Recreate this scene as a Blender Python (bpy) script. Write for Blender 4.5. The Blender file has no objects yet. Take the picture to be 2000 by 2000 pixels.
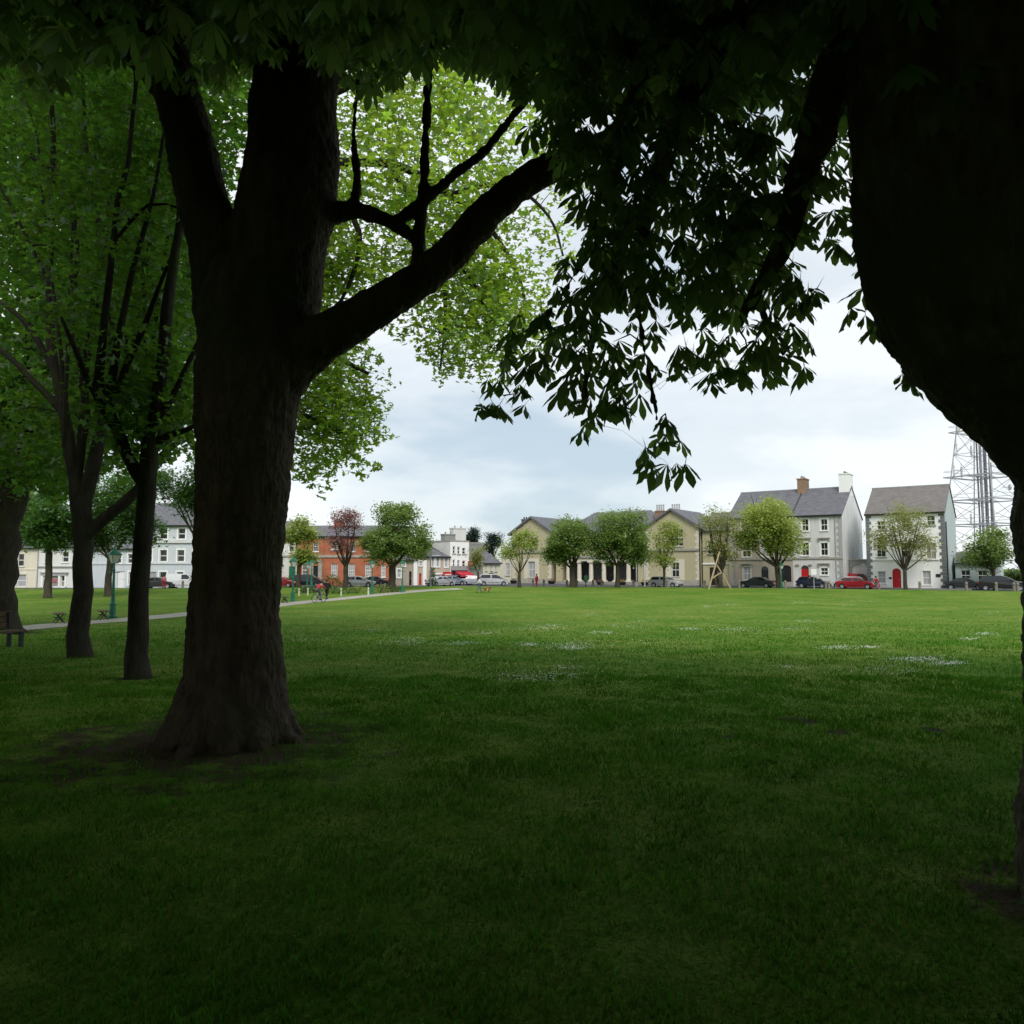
import bpy, bmesh, math, random
import numpy as np
from mathutils import Vector, Matrix, Euler, noise as mnoise

random.seed(7)
rng = np.random.default_rng(7)
R = math.radians
SC = bpy.context.scene
COL = SC.collection

# ------------------------------------------------------------------ camera
FPX = 1500.0                      # focal length in units of a 2000 px frame
CAMZ = 2.0
PITCH = math.atan(109.0 / FPX)
cam_d = bpy.data.cameras.new('camera')
cam_d.sensor_width = 36.0
cam_d.lens = 36.0 * FPX / 2000.0
cam_d.clip_start = 0.05
cam_d.clip_end = 3000.0
cam = bpy.data.objects.new('camera', cam_d)
cam.location = (0, 0, CAMZ)
cam.rotation_euler = (R(90) + PITCH, 0, 0)
COL.objects.link(cam)
SC.camera = cam

# ------------------------------------------------------------------ sky
SUN_EL, SUN_AZ = R(44), R(172)     # sun behind the photographer, veiled by cloud
W = bpy.data.worlds.new('World')
SC.world = W
W.use_nodes = True
nt = W.node_tree
nt.nodes.clear()
out = nt.nodes.new('ShaderNodeOutputWorld')
sky = nt.nodes.new('ShaderNodeTexSky')
sky.sky_type = 'NISHITA'
sky.sun_disc = False
sky.sun_elevation = SUN_EL
sky.sun_rotation = SUN_AZ
bg1 = nt.nodes.new('ShaderNodeBackground')
bg1.inputs[1].default_value = 0.10
nt.links.new(sky.outputs[0], bg1.inputs[0])
tc = nt.nodes.new('ShaderNodeTexCoord')
mp = nt.nodes.new('ShaderNodeMapping')
mp.inputs['Scale'].default_value = (1.0, 1.0, 2.9)
mp.inputs['Location'].default_value = (1.15, 0.4, 0.62)
nt.links.new(tc.outputs['Generated'], mp.inputs[0])
nz = nt.nodes.new('ShaderNodeTexNoise')
nz.inputs['Scale'].default_value = 2.1
nz.inputs['Detail'].default_value = 6.0
nz.inputs['Roughness'].default_value = 0.52
nt.links.new(mp.outputs[0], nz.inputs['Vector'])
cr = nt.nodes.new('ShaderNodeValToRGB')
cr.color_ramp.interpolation = 'EASE'
e = cr.color_ramp.elements
e[0].position = 0.34; e[0].color = (0.50, 0.60, 0.68, 1)
e[1].position = 0.60; e[1].color = (0.90, 0.93, 0.955, 1)
m_ = e.new(0.48); m_.color = (0.73, 0.785, 0.82, 1)
nt.links.new(nz.outputs[0], cr.inputs[0])
bg2 = nt.nodes.new('ShaderNodeBackground')
bg2.inputs[1].default_value = 0.73
nt.links.new(cr.outputs[0], bg2.inputs[0])
mx = nt.nodes.new('ShaderNodeMixShader')
mx.inputs[0].default_value = 0.88
nt.links.new(bg1.outputs[0], mx.inputs[1])
nt.links.new(bg2.outputs[0], mx.inputs[2])
nt.links.new(mx.outputs[0], out.inputs[0])

# ------------------------------------------------------------------ sun
sun_d = bpy.data.lights.new('sun', 'SUN')
sun_d.energy = 1.5
sun_d.angle = R(26)
sun_d.color = (1.0, 0.96, 0.90)
sun = bpy.data.objects.new('sun', sun_d)
sd = Vector((math.sin(SUN_AZ) * math.cos(SUN_EL), math.cos(SUN_AZ) * math.cos(SUN_EL), math.sin(SUN_EL)))
sun.rotation_euler = sd.to_track_quat('Z', 'Y').to_euler()
sun.location = sd * 60
COL.objects.link(sun)

# ------------------------------------------------------------------ exposure
SC.view_settings.view_transform = 'Standard'
SC.view_settings.look = 'None'
SC.view_settings.exposure = 0.66
SC.view_settings.gamma = 1.0
SC.view_settings.use_curve_mapping = False
SC.render.engine = 'CYCLES'
SC.cycles.max_bounces = 6
SC.cycles.diffuse_bounces = 3
SC.cycles.transmission_bounces = 3
SC.cycles.glossy_bounces = 2
SC.cycles.use_denoising = True
SC.cycles.sample_clamp_indirect = 6.0

# ------------------------------------------------------------------ geometry helpers
def smooth01(a, b, t):
    t = max(0.0, min(1.0, (t - a) / (b - a)))
    return t * t * (3 - 2 * t)

LAWN_EDGE = [(-95, 93), (-62, 92.5), (-40, 94), (-26, 99), (-16, 103), (-9.3, 105), (0, 103.5), (13.5, 101), (26, 97.5), (36, 93), (46, 87.5), (56, 81), (72, 70), (110, 44)]
def edge_y(x):
    for (x0, y0), (x1, y1) in zip(LAWN_EDGE[:-1], LAWN_EDGE[1:]):
        if x0 <= x <= x1: return y0 + (y1 - y0) * (x - x0) / (x1 - x0)
    return LAWN_EDGE[0][1] if x < LAWN_EDGE[0][0] else LAWN_EDGE[-1][1]

def zg(x, y):
    """height of the lawn: it falls gently away from the row of trees and lifts again to its far kerb"""
    e_ = edge_y(x)
    z = -0.9 * smooth01(8, 45, y) + 0.42 * smooth01(max(e_ - 16, 46), e_ - 2, y) - 0.22 * smooth01(e_ - 0.4, e_ + 0.4, y)
    near = 1.0 - smooth01(50, 85, y)
    z += near * 0.05 * mnoise.noise(Vector((x * 0.16, y * 0.16, 1.7)))
    z += near * 0.018 * mnoise.noise(Vector((x * 0.9, y * 0.9, 4.1)))
    return z

CT, ST = math.cos(PITCH), math.sin(PITCH)

def at(px, py, D):
    """world point at depth D (metres along +Y) seen at picture point (px, py) of the 2000 px frame"""
    u = (px - 1000.0) / FPX
    v = (1000.0 - py) / FPX
    k = D / (CT - v * ST)
    return Vector((u * k, D, CAMZ + (ST + v * CT) * k))

def gpt(px, D):
    p = at(px, 1109, D)
    p.z = zg(p.x, D)
    return p

def gnd(px, py):
    """ground point under the picture point"""
    u = (px - 1000.0) / FPX
    v = (1000.0 - py) / FPX
    dy, dz = CT - v * ST, ST + v * CT
    D = 20.0
    for _ in range(40):
        z = zg(u * D / dy, D)
        Dn = (z - CAMZ) / dz * dy
        D = 0.5 * D + 0.5 * max(1.0, min(Dn, 300.0))
    p = at(px, py, D)
    p.z = zg(p.x, D)
    return p

def proj(P):
    """(N,3) world -> px, py, depth"""
    P = np.asarray(P, float).reshape(-1, 3)
    x, y, z = P[:, 0], P[:, 1], P[:, 2] - CAMZ
    d = y * CT + z * ST
    up = -y * ST + z * CT
    dd = np.where(d < 0.05, 0.05, d)
    px = np.where(d < 0.05, -9e4, 1000 + FPX * x / dd)
    return px, 1000 - FPX * up / dd, d

def tag(o, label=None, cat=None, group=None, kind=None):
    if label: o['label'] = label
    if cat: o['category'] = cat
    if group: o['group'] = group
    if kind: o['kind'] = kind
    return o

def empty(name, loc=(0, 0, 0), rz=0.0, label=None, cat=None, group=None):
    o = bpy.data.objects.new(name, None)
    o.location = loc
    o.rotation_euler = (0, 0, rz)
    o.empty_display_size = 0.2
    COL.objects.link(o)
    return tag(o, label, cat, group)

def link(name, me, mat=None, parent=None, smooth=False):
    if mat is not None and len(me.materials) == 0:
        me.materials.append(mat)
    o = bpy.data.objects.new(name, me)
    COL.objects.link(o)
    if parent is not None:
        o.parent = parent
    if smooth:
        me.polygons.foreach_set('use_smooth', np.ones(len(me.polygons), bool))
    return o

def fast_mesh(name, V, T):
    """V (N,3) float, T (M,3) int -> mesh of triangles"""
    V = np.ascontiguousarray(V, np.float32); T = np.ascontiguousarray(T, np.int32)
    me = bpy.data.meshes.new(name)
    me.vertices.add(len(V)); me.vertices.foreach_set('co', V.ravel())
    me.loops.add(T.size); me.loops.foreach_set('vertex_index', T.ravel())
    me.polygons.add(len(T))
    me.polygons.foreach_set('loop_start', np.arange(0, T.size, 3, dtype=np.int32))
    me.update(calc_edges=True)
    return me

class MB:
    """collects simple shapes into one mesh"""
    def __init__(s):
        s.v = []; s.f = []
    def add(s, vs, fs):
        n = len(s.v); s.v += [tuple(p) for p in vs]
        s.f += [tuple(i + n for i in f) for f in fs]
        return s
    def box(s, x0, x1, y0, y1, z0, z1):
        vs = [(x0, y0, z0), (x1, y0, z0), (x1, y1, z0), (x0, y1, z0), (x0, y0, z1), (x1, y0, z1), (x1, y1, z1), (x0, y1, z1)]
        return s.add(vs, [(0, 3, 2, 1), (4, 5, 6, 7), (0, 1, 5, 4), (1, 2, 6, 5), (2, 3, 7, 6), (3, 0, 4, 7)])
    def quad(s, a, b, c, d):
        return s.add([a, b, c, d], [(0, 1, 2, 3)])
    def poly(s, pts):
        return s.add(pts, [tuple(range(len(pts)))])
    def prism(s, pts2, y0, y1):
        """polygon in (x,z), extruded along y"""
        n = len(pts2)
        vs = [(x, y0, z) for x, z in pts2] + [(x, y1, z) for x, z in pts2]
        fs = [tuple(range(n)), tuple(range(2 * n - 1, n - 1, -1))]
        fs += [(i, i + n, (i + 1) % n + n, (i + 1) % n) for i in range(n)]
        return s.add(vs, fs)
    def lathe(s, prof, n=10, cx=0, cy=0, cz=0, a0=0.0):
        vs = []
        for r, z in prof:
            for k in range(n):
                a = a0 + 2 * math.pi * k / n
                vs.append((cx + r * math.cos(a), cy + r * math.sin(a), cz + z))
        fs = []
        for j in range(len(prof) - 1):
            for k in range(n):
                k2 = (k + 1) % n
                fs.append((j * n + k, j * n + k2, (j + 1) * n + k2, (j + 1) * n + k))
        fs.append(tuple(range(n - 1, -1, -1)))
        fs.append(tuple((len(prof) - 1) * n + k for k in range(n)))
        return s.add(vs, fs)
    def tube(s, pts, rad, n=8):
        V, Q = tube_arrays(pts, rad, n)
        m = len(V)
        fs = [tuple(q) for q in Q]
        fs.append(tuple(range(n - 1, -1, -1))); fs.append(tuple(range(m - n, m)))
        return s.add([tuple(p) for p in V], fs)
    def bar(s, a, b, r, n=6):
        return s.tube([a, b], [r, r], n)
    def build(s, name, mat, parent=None, smooth=False):
        me = bpy.data.meshes.new(name)
        me.from_pydata(s.v, [], s.f); me.update()
        return link(name, me, mat, parent, smooth)

def tube_arrays(pts, rad, n):
    P = np.asarray([tuple(p) for p in pts], float)
    m = len(P)
    if np.isscalar(rad): rad = [rad] * m
    T = np.zeros_like(P)
    T[1:-1] = P[2:] - P[:-2]; T[0] = P[1] - P[0]; T[-1] = P[-1] - P[-2]
    T /= np.maximum(np.linalg.norm(T, axis=1, keepdims=True), 1e-9)
    ref = np.array([1.0, 0.0, 0.0]) if abs(T[0][0]) < 0.8 else np.array([0.0, 1.0, 0.0])
    A = np.cross(T[0], ref); A /= np.linalg.norm(A)
    V = []
    ang = np.arange(n) * 2 * math.pi / n
    for i in range(m):
        A = A - T[i] * np.dot(A, T[i]); A /= max(np.linalg.norm(A), 1e-9)
        B = np.cross(T[i], A)
        V.append(P[i] + rad[i] * (np.cos(ang)[:, None] * A + np.sin(ang)[:, None] * B))
    V = np.concatenate(V)
    k = np.arange(n); k2 = (k + 1) % n
    Q = [np.stack([j * n + k, j * n + k2, (j + 1) * n + k2, (j + 1) * n + k], 1) for j in range(m - 1)]
    return V, np.concatenate(Q)

def resample(pts, rad, step):
    """Catmull-Rom resampling of a polyline of Vectors with radii"""
    P = [Vector(p) for p in pts]
    outp, outr = [], []
    for i in range(len(P) - 1):
        p0 = P[max(i - 1, 0)]; p1 = P[i]; p2 = P[i + 1]; p3 = P[min(i + 2, len(P) - 1)]
        n = max(1, int(round((p2 - p1).length / step)))
        for k in range(n):
            t = k / n
            q = 0.5 * ((2 * p1) + (p2 - p0) * t + (2 * p0 - 5 * p1 + 4 * p2 - p3) * t * t + (3 * p1 - p0 - 3 * p2 + p3) * t ** 3)
            outp.append(q); outr.append(rad[i] * (1 - t) + rad[i + 1] * t)
    outp.append(P[-1]); outr.append(rad[-1])
    return outp, outr

def tris_of(Q):
    return np.concatenate([Q[:, [0, 1, 2]], Q[:, [0, 2, 3]]])

# ------------------------------------------------------------------ materials
def new_mat(name):
    m = bpy.data.materials.new(name)
    m.use_nodes = True
    t = m.node_tree
    return m, t, t.nodes['Principled BSDF']

def solid(name, col, rough=0.6, var=0.12, scale=3.0, metal=0.0, bump=0.0, bscale=None, spec=0.4, stretch=None):
    """plain colour with noise mottling (object space) and optional relief"""
    m, t, b = new_mat(name)
    tc = t.nodes.new('ShaderNodeTexCoord')
    n = t.nodes.new('ShaderNodeTexNoise')
    n.inputs['Scale'].default_value = scale; n.inputs['Detail'].default_value = 5; n.inputs['Roughness'].default_value = 0.6
    src = tc.outputs['Object']
    if stretch:
        mp = t.nodes.new('ShaderNodeMapping'); mp.inputs['Scale'].default_value = stretch
        t.links.new(src, mp.inputs[0]); src = mp.outputs[0]
    t.links.new(src, n.inputs['Vector'])
    r = t.nodes.new('ShaderNodeValToRGB')
    lo = tuple(c * (1 - var) for c in col); hi = tuple(min(1, c * (1 + var)) for c in col)
    r.color_ramp.elements[0].position = 0.3; r.color_ramp.elements[0].color = (*lo, 1)
    r.color_ramp.elements[1].position = 0.7; r.color_ramp.elements[1].color = (*hi, 1)
    t.links.new(n.outputs[0], r.inputs[0]); t.links.new(r.outputs[0], b.inputs['Base Color'])
    b.inputs['Roughness'].default_value = rough; b.inputs['Metallic'].default_value = metal
    b.inputs['Specular IOR Level'].default_value = spec
    if bump:
        n2 = t.nodes.new('ShaderNodeTexNoise'); n2.inputs['Scale'].default_value = bscale or scale * 6; n2.inputs['Detail'].default_value = 6
        t.links.new(src, n2.inputs['Vector'])
        bp = t.nodes.new('ShaderNodeBump'); bp.inputs['Strength'].default_value = bump; bp.inputs['Distance'].default_value = 0.02
        t.links.new(n2.outputs[0], bp.inputs['Height']); t.links.new(bp.outputs[0], b.inputs['Normal'])
    return m

def render_wall(name, col, streak=0.25, dirt=(0.16, 0.15, 0.13), damp=1.2):
    """painted render with rain streaks and some damp at the foot"""
    m, t, b = new_mat(name)
    tc = t.nodes.new('ShaderNodeTexCoord')
    mp = t.nodes.new('ShaderNodeMapping'); mp.inputs['Scale'].default_value = (1.3, 1.3, 0.16)
    t.links.new(tc.outputs['Object'], mp.inputs[0])
    n = t.nodes.new('ShaderNodeTexNoise'); n.inputs['Scale'].default_value = 1.6; n.inputs['Detail'].default_value = 7; n.inputs['Roughness'].default_value = 0.65
    t.links.new(mp.outputs[0], n.inputs['Vector'])
    r = t.nodes.new('ShaderNodeValToRGB')
    r.color_ramp.elements[0].position = 0.45; r.color_ramp.elements[0].color = (0, 0, 0, 1)
    r.color_ramp.elements[1].position = 0.85; r.color_ramp.elements[1].color = (1, 1, 1, 1)
    t.links.new(n.outputs[0], r.inputs[0])
    n2 = t.nodes.new('ShaderNodeTexNoise'); n2.inputs['Scale'].default_value = 0.7; n2.inputs['Detail'].default_value = 4
    t.links.new(tc.outputs['Object'], n2.inputs['Vector'])
    mul = t.nodes.new('ShaderNodeMath'); mul.operation = 'MULTIPLY'; mul.inputs[1].default_value = streak
    t.links.new(r.outputs[0], mul.inputs[0])
    mix = t.nodes.new('ShaderNodeMix'); mix.data_type = 'RGBA'
    mix.inputs[6].default_value = (*col, 1); mix.inputs[7].default_value = (*dirt, 1)
    t.links.new(mul.outputs[0], mix.inputs[0])
    mix2 = t.nodes.new('ShaderNodeMix'); mix2.data_type = 'RGBA'; mix2.blend_type = 'MULTIPLY'
    mix2.inputs[0].default_value = 0.12
    t.links.new(mix.outputs[2], mix2.inputs[6]); t.links.new(n2.outputs[0], mix2.inputs[7])
    t.links.new(mix2.outputs[2], b.inputs['Base Color'])
    b.inputs['Roughness'].default_value = 0.85; b.inputs['Specular IOR Level'].default_value = 0.2
    return m

def leaf_mat(name, col, trans, tmix=0.5, gloss=0.06, var=0.35, patch=None):
    m, t, b = new_mat(name)
    t.nodes.remove(b)
    o = t.nodes['Material Output']
    g = t.nodes.new('ShaderNodeNewGeometry')
    hsv = t.nodes.new('ShaderNodeHueSaturation'); hsv.inputs['Color'].default_value = (*col, 1)
    hs2 = t.nodes.new('ShaderNodeHueSaturation'); hs2.inputs['Color'].default_value = (*trans, 1)
    mr = t.nodes.new('ShaderNodeMapRange'); mr.inputs[3].default_value = 1 - var; mr.inputs[4].default_value = 1 + var
    t.links.new(g.outputs['Random Per Island'], mr.inputs[0])
    mh = t.nodes.new('ShaderNodeMapRange'); mh.inputs[3].default_value = 0.482; mh.inputs[4].default_value = 0.512
    t.links.new(g.outputs['Random Per Island'], mh.inputs[0])
    val = mr.outputs[0]
    if patch:
        tcp = t.nodes.new('ShaderNodeTexCoord'); npz = t.nodes.new('ShaderNodeTexNoise'); npz.inputs['Scale'].default_value = patch; npz.inputs['Detail'].default_value = 6; npz.inputs['Roughness'].default_value = 0.65
        t.links.new(tcp.outputs['Object'], npz.inputs['Vector'])
        mpz = t.nodes.new('ShaderNodeMapRange'); mpz.inputs[1].default_value = 0.3; mpz.inputs[2].default_value = 0.7; mpz.inputs[3].default_value = 0.65; mpz.inputs[4].default_value = 1.3
        t.links.new(npz.outputs[0], mpz.inputs[0])
        mm = t.nodes.new('ShaderNodeMath'); mm.operation = 'MULTIPLY'
        t.links.new(val, mm.inputs[0]); t.links.new(mpz.outputs[0], mm.inputs[1]); val = mm.outputs[0]
    for h in (hsv, hs2):
        t.links.new(val, h.inputs['Value']); t.links.new(mh.outputs[0], h.inputs['Hue'])
    d = t.nodes.new('ShaderNodeBsdfDiffuse'); tr = t.nodes.new('ShaderNodeBsdfTranslucent'); gl = t.nodes.new('ShaderNodeBsdfGlossy')
    gl.inputs['Roughness'].default_value = 0.45; gl.inputs['Color'].default_value = (0.8, 0.85, 0.8, 1)
    t.links.new(hsv.outputs[0], d.inputs[0]); t.links.new(hs2.outputs[0], tr.inputs[0])
    m1 = t.nodes.new('ShaderNodeMixShader'); m1.inputs[0].default_value = tmix
    t.links.new(d.outputs[0], m1.inputs[1]); t.links.new(tr.outputs[0], m1.inputs[2])
    m2 = t.nodes.new('ShaderNodeMixShader'); m2.inputs[0].default_value = gloss
    t.links.new(m1.outputs[0], m2.inputs[1]); t.links.new(gl.outputs[0], m2.inputs[2])
    t.links.new(m2.outputs[0], o.inputs[0])
    return m

def bark_mat(name, col, col2, moss=(0.035, 0.045, 0.015), scale=6.0, bump=0.8):
    m, t, b = new_mat(name)
    tc = t.nodes.new('ShaderNodeTexCoord')
    mp = t.nodes.new('ShaderNodeMapping'); mp.inputs['Scale'].default_value = (1, 1, 0.28)
    t.links.new(tc.outputs['Object'], mp.inputs[0])
    n = t.nodes.new('ShaderNodeTexNoise'); n.inputs['Scale'].default_value = scale; n.inputs['Detail'].default_value = 8; n.inputs['Roughness'].default_value = 0.68
    t.links.new(mp.outputs[0], n.inputs['Vector'])
    v = t.nodes.new('ShaderNodeTexVoronoi'); v.feature = 'DISTANCE_TO_EDGE'; v.inputs['Scale'].default_value = scale * 2.2
    wm = t.nodes.new('ShaderNodeMix'); wm.data_type = 'VECTOR'; wm.inputs[0].default_value = 0.12
    t.links.new(mp.outputs[0], wm.inputs[4]); t.links.new(n.outputs['Color'], wm.inputs[5])
    t.links.new(wm.outputs[1], v.inputs['Vector'])
    r = t.nodes.new('ShaderNodeValToRGB')
    r.color_ramp.elements[0].position = 0.35; r.color_ramp.elements[0].color = (*col, 1)
    r.color_ramp.elements[1].position = 0.7; r.color_ramp.elements[1].color = (*col2, 1)
    t.links.new(n.outputs[0], r.inputs[0])
    n3 = t.nodes.new('ShaderNodeTexNoise'); n3.inputs['Scale'].default_value = 1.1; n3.inputs['Detail'].default_value = 5
    t.links.new(tc.outputs['Object'], n3.inputs['Vector'])
    r3 = t.nodes.new('ShaderNodeValToRGB'); r3.color_ramp.elements[0].position = 0.5; r3.color_ramp.elements[1].position = 0.7
    t.links.new(n3.outputs[0], r3.inputs[0])
    mx = t.nodes.new('ShaderNodeMix'); mx.data_type = 'RGBA'
    t.links.new(r3.outputs[0], mx.inputs[0]); t.links.new(r.outputs[0], mx.inputs[6]); mx.inputs[7].default_value = (*moss, 1)
    t.links.new(mx.outputs[2], b.inputs['Base Color'])
    b.inputs['Roughness'].default_value = 0.9; b.inputs['Specular IOR Level'].default_value = 0.25
    ad = t.nodes.new('ShaderNodeMath'); ad.operation = 'ADD'
    mn = t.nodes.new('ShaderNodeMath'); mn.operation = 'MINIMUM'; mn.inputs[1].default_value = 0.25
    t.links.new(v.outputs[0], mn.inputs[0]); t.links.new(mn.outputs[0], ad.inputs[0]); t.links.new(n.outputs[0], ad.inputs[1])
    bp = t.nodes.new('ShaderNodeBump'); bp.inputs['Strength'].default_value = bump; bp.inputs['Distance'].default_value = 0.06
    t.links.new(ad.outputs[0], bp.inputs['Height']); t.links.new(bp.outputs[0], b.inputs['Normal'])
    return m

M = {}
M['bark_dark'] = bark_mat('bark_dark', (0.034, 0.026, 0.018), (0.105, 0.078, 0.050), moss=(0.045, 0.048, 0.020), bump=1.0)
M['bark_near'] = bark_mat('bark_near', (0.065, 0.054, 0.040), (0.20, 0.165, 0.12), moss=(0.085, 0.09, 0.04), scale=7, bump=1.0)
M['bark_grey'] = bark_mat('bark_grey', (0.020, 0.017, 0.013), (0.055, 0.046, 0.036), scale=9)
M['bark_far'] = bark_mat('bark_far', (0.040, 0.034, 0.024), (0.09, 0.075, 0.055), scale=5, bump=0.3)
M['chestnut'] = leaf_mat('chestnut_leaf', (0.055, 0.105, 0.027), (0.20, 0.33, 0.06), 0.5)
M['sycamore'] = leaf_mat('sycamore_leaf', (0.050, 0.125, 0.018), (0.19, 0.39, 0.035), 0.55)
M['lime'] = leaf_mat('lime_leaf', (0.10, 0.19, 0.028), (0.42, 0.62, 0.06), 0.6)
M['yellowgreen'] = leaf_mat('yellowgreen_leaf', (0.31, 0.39, 0.09), (0.52, 0.60, 0.13), 0.5)
M['midgreen'] = leaf_mat('midgreen_leaf', (0.165, 0.255, 0.068), (0.32, 0.44, 0.09), 0.5)
M['darkgreen'] = leaf_mat('darkgreen_leaf', (0.055, 0.135, 0.028), (0.13, 0.28, 0.035), 0.45)
M['olive'] = leaf_mat('olive_leaf', (0.28, 0.31, 0.10), (0.44, 0.46, 0.14), 0.5)
M['copper'] = leaf_mat('copper_leaf', (0.30, 0.16, 0.15), (0.36, 0.18, 0.16), 0.4)
M['conifer'] = leaf_mat('conifer_needle', (0.028, 0.055, 0.035), (0.03, 0.06, 0.03), 0.2)
M['hedge'] = leaf_mat('hedge_leaf', (0.07, 0.12, 0.03), (0.12, 0.2, 0.03), 0.35)
M['bush_yellow'] = leaf_mat('bush_yellow', (0.16, 0.17, 0.03), (0.2, 0.2, 0.03), 0.35)
M['grass_blade'] = leaf_mat('grass_blade', (0.060, 0.185, 0.014), (0.085, 0.25, 0.016), 0.35, gloss=0.0, var=0.3, patch=1.1)
M['daisy'] = solid('daisy', (0.8, 0.8, 0.76), 0.7, 0.05)
M['slate'] = solid('slate', (0.13, 0.13, 0.145), 0.7, 0.25, 1.4, bump=0.3, bscale=7, stretch=(1, 1, 3))
M['slate_brown'] = solid('slate_brown', (0.17, 0.155, 0.145), 0.75, 0.22, 1.4, bump=0.3, bscale=7, stretch=(1, 1, 3))
M['w_white'] = render_wall('wall_white', (0.93, 0.93, 0.91), 0.08)
M['w_offwhite'] = render_wall('wall_offwhite', (0.76, 0.76, 0.72), 0.2)
M['w_lightgrey'] = render_wall('wall_lightgrey', (0.68, 0.68, 0.67), 0.3)
M['w_gable'] = render_wall('wall_gable_stained', (0.84, 0.84, 0.83), 0.45, (0.2, 0.2, 0.2))
M['w_beige'] = render_wall('wall_beige', (0.42, 0.37, 0.30), 0.3)
M['w_court'] = render_wall('wall_courthouse', (0.50, 0.45, 0.29), 0.25)
M['w_courtpale'] = render_wall('wall_courthouse_trim', (0.70, 0.66, 0.54), 0.2)
M['w_paleblue'] = render_wall('wall_paleblue', (0.60, 0.645, 0.67), 0.2)
M['w_cream'] = render_wall('wall_cream', (0.74, 0.69, 0.56), 0.2)
M['w_pink'] = render_wall('wall_pinkbeige', (0.55, 0.45, 0.36), 0.2)
M['w_grey'] = render_wall('wall_grey', (0.27, 0.28, 0.26), 0.25)
M['w_yellow'] = render_wall('wall_paleyellow', (0.66, 0.65, 0.50), 0.2)
M['w_sage'] = render_wall('wall_sage_gable', (0.52, 0.60, 0.59), 0.3)
M['stone'] = solid('stone_trim', (0.36, 0.34, 0.30), 0.85, 0.2, 2.0, bump=0.2)
M['quoin_dark'] = solid('quoin_dark', (0.17, 0.18, 0.19), 0.85, 0.25, 2.0)
M['quoin_grey'] = solid('quoin_grey', (0.40, 0.40, 0.39), 0.85, 0.25, 2.0)
M['white_paint'] = solid('white_paint', (0.78, 0.78, 0.76), 0.45, 0.04)
M['grey_paint'] = solid('grey_paint', (0.32, 0.33, 0.33), 0.5, 0.1)
M['black_paint'] = solid('black_paint', (0.018, 0.018, 0.02), 0.35, 0.2)
M['red_paint'] = solid('red_paint', (0.48, 0.015, 0.018), 0.35, 0.1)
M['red_cloth'] = solid('red_cloth', (0.48, 0.03, 0.05), 0.8, 0.15)
M['pink_cloth'] = solid('pink_cloth', (0.55, 0.18, 0.22), 0.8, 0.15)
M['lamp_green'] = solid('lamp_green', (0.015, 0.15, 0.085), 0.4, 0.2, 6)
M['lamp_dark'] = solid('lamp_dark', (0.02, 0.025, 0.025), 0.4, 0.2, 6)
M['bin_green'] = solid('bin_green', (0.02, 0.08, 0.045), 0.5, 0.2)
M['lamp_glass'] = solid('lamp_glass', (0.55, 0.56, 0.52), 0.2, 0.08)
M['timber'] = solid('timber_pale', (0.40, 0.30, 0.18), 0.8, 0.2, 8, stretch=(1, 1, 0.2))
M['timber_dark'] = solid('timber_dark', (0.10, 0.07, 0.04), 0.85, 0.3, 8)
M['post_grey'] = solid('post_weathered', (0.22, 0.20, 0.17), 0.9, 0.25, 6)
M['iron'] = solid('iron', (0.02, 0.02, 0.022), 0.5, 0.2)
M['galv'] = solid('galvanised_steel', (0.44, 0.45, 0.47), 0.5, 0.15, 1.0, metal=0.2)
M['galv_dark'] = solid('cable_dark', (0.17, 0.17, 0.19), 0.6, 0.15)
M['tarmac'] = solid('tarmac', (0.075, 0.075, 0.078), 0.9, 0.2, 1.2, bump=0.2)
M['paving'] = solid('paving', (0.26, 0.25, 0.23), 0.9, 0.15, 1.0)
M['pathmat'] = solid('path_tarmac', (0.38, 0.35, 0.29), 0.9, 0.2, 0.8, bump=0.2)
M['kerb'] = solid('kerb_stone', (0.30, 0.29, 0.27), 0.9, 0.2, 2)
M['skin'] = solid('skin', (0.45, 0.27, 0.20), 0.6, 0.05)
M['hair'] = solid('hair', (0.03, 0.02, 0.015), 0.6, 0.2)
M['hair_grey'] = solid('hair_grey', (0.3, 0.29, 0.28), 0.6, 0.2)
M['denim'] = solid('denim', (0.10, 0.13, 0.18), 0.9, 0.15)
M['blackcloth'] = solid('blackcloth', (0.014, 0.014, 0.016), 0.9, 0.2)
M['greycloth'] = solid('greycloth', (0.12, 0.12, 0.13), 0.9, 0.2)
M['whitecloth'] = solid('whitecloth', (0.72, 0.72, 0.72), 0.9, 0.05)
M['dogbrown'] = solid('dog_coat', (0.20, 0.06, 0.03), 0.9, 0.3, 5)
M['dogwhite'] = solid('dog_white', (0.7, 0.62, 0.5), 0.9, 0.1)
M['tyre'] = solid('tyre', (0.015, 0.015, 0.016), 0.9, 0.2)
M['rim'] = solid('rim', (0.42, 0.43, 0.44), 0.35, 0.05, metal=0.6)
M['carglass'] = solid('carglass', (0.016, 0.02, 0.022), 0.06, 0.1, spec=0.7)
M['glass'] = solid('window_glass', (0.022, 0.025, 0.027), 0.08, 0.25, 0.8, spec=0.6)
M['blind'] = solid('window_blind', (0.30, 0.28, 0.24), 0.35, 0.12, 1.5, spec=0.5)
M['curtain'] = solid('net_curtain', (0.36, 0.37, 0.38), 0.35, 0.2, 9, spec=0.5, stretch=(1, 1, 0.1))
M['lightglass'] = solid('lightglass', (0.75, 0.75, 0.72), 0.15, 0.05)
M['tailred'] = solid('tail_red', (0.4, 0.01, 0.01), 0.2, 0.1)
M['numberplate'] = solid('numberplate', (0.6, 0.6, 0.55), 0.5, 0.05)
M['soil'] = solid('planter_soil', (0.06, 0.045, 0.03), 0.95, 0.3, 6)
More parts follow.
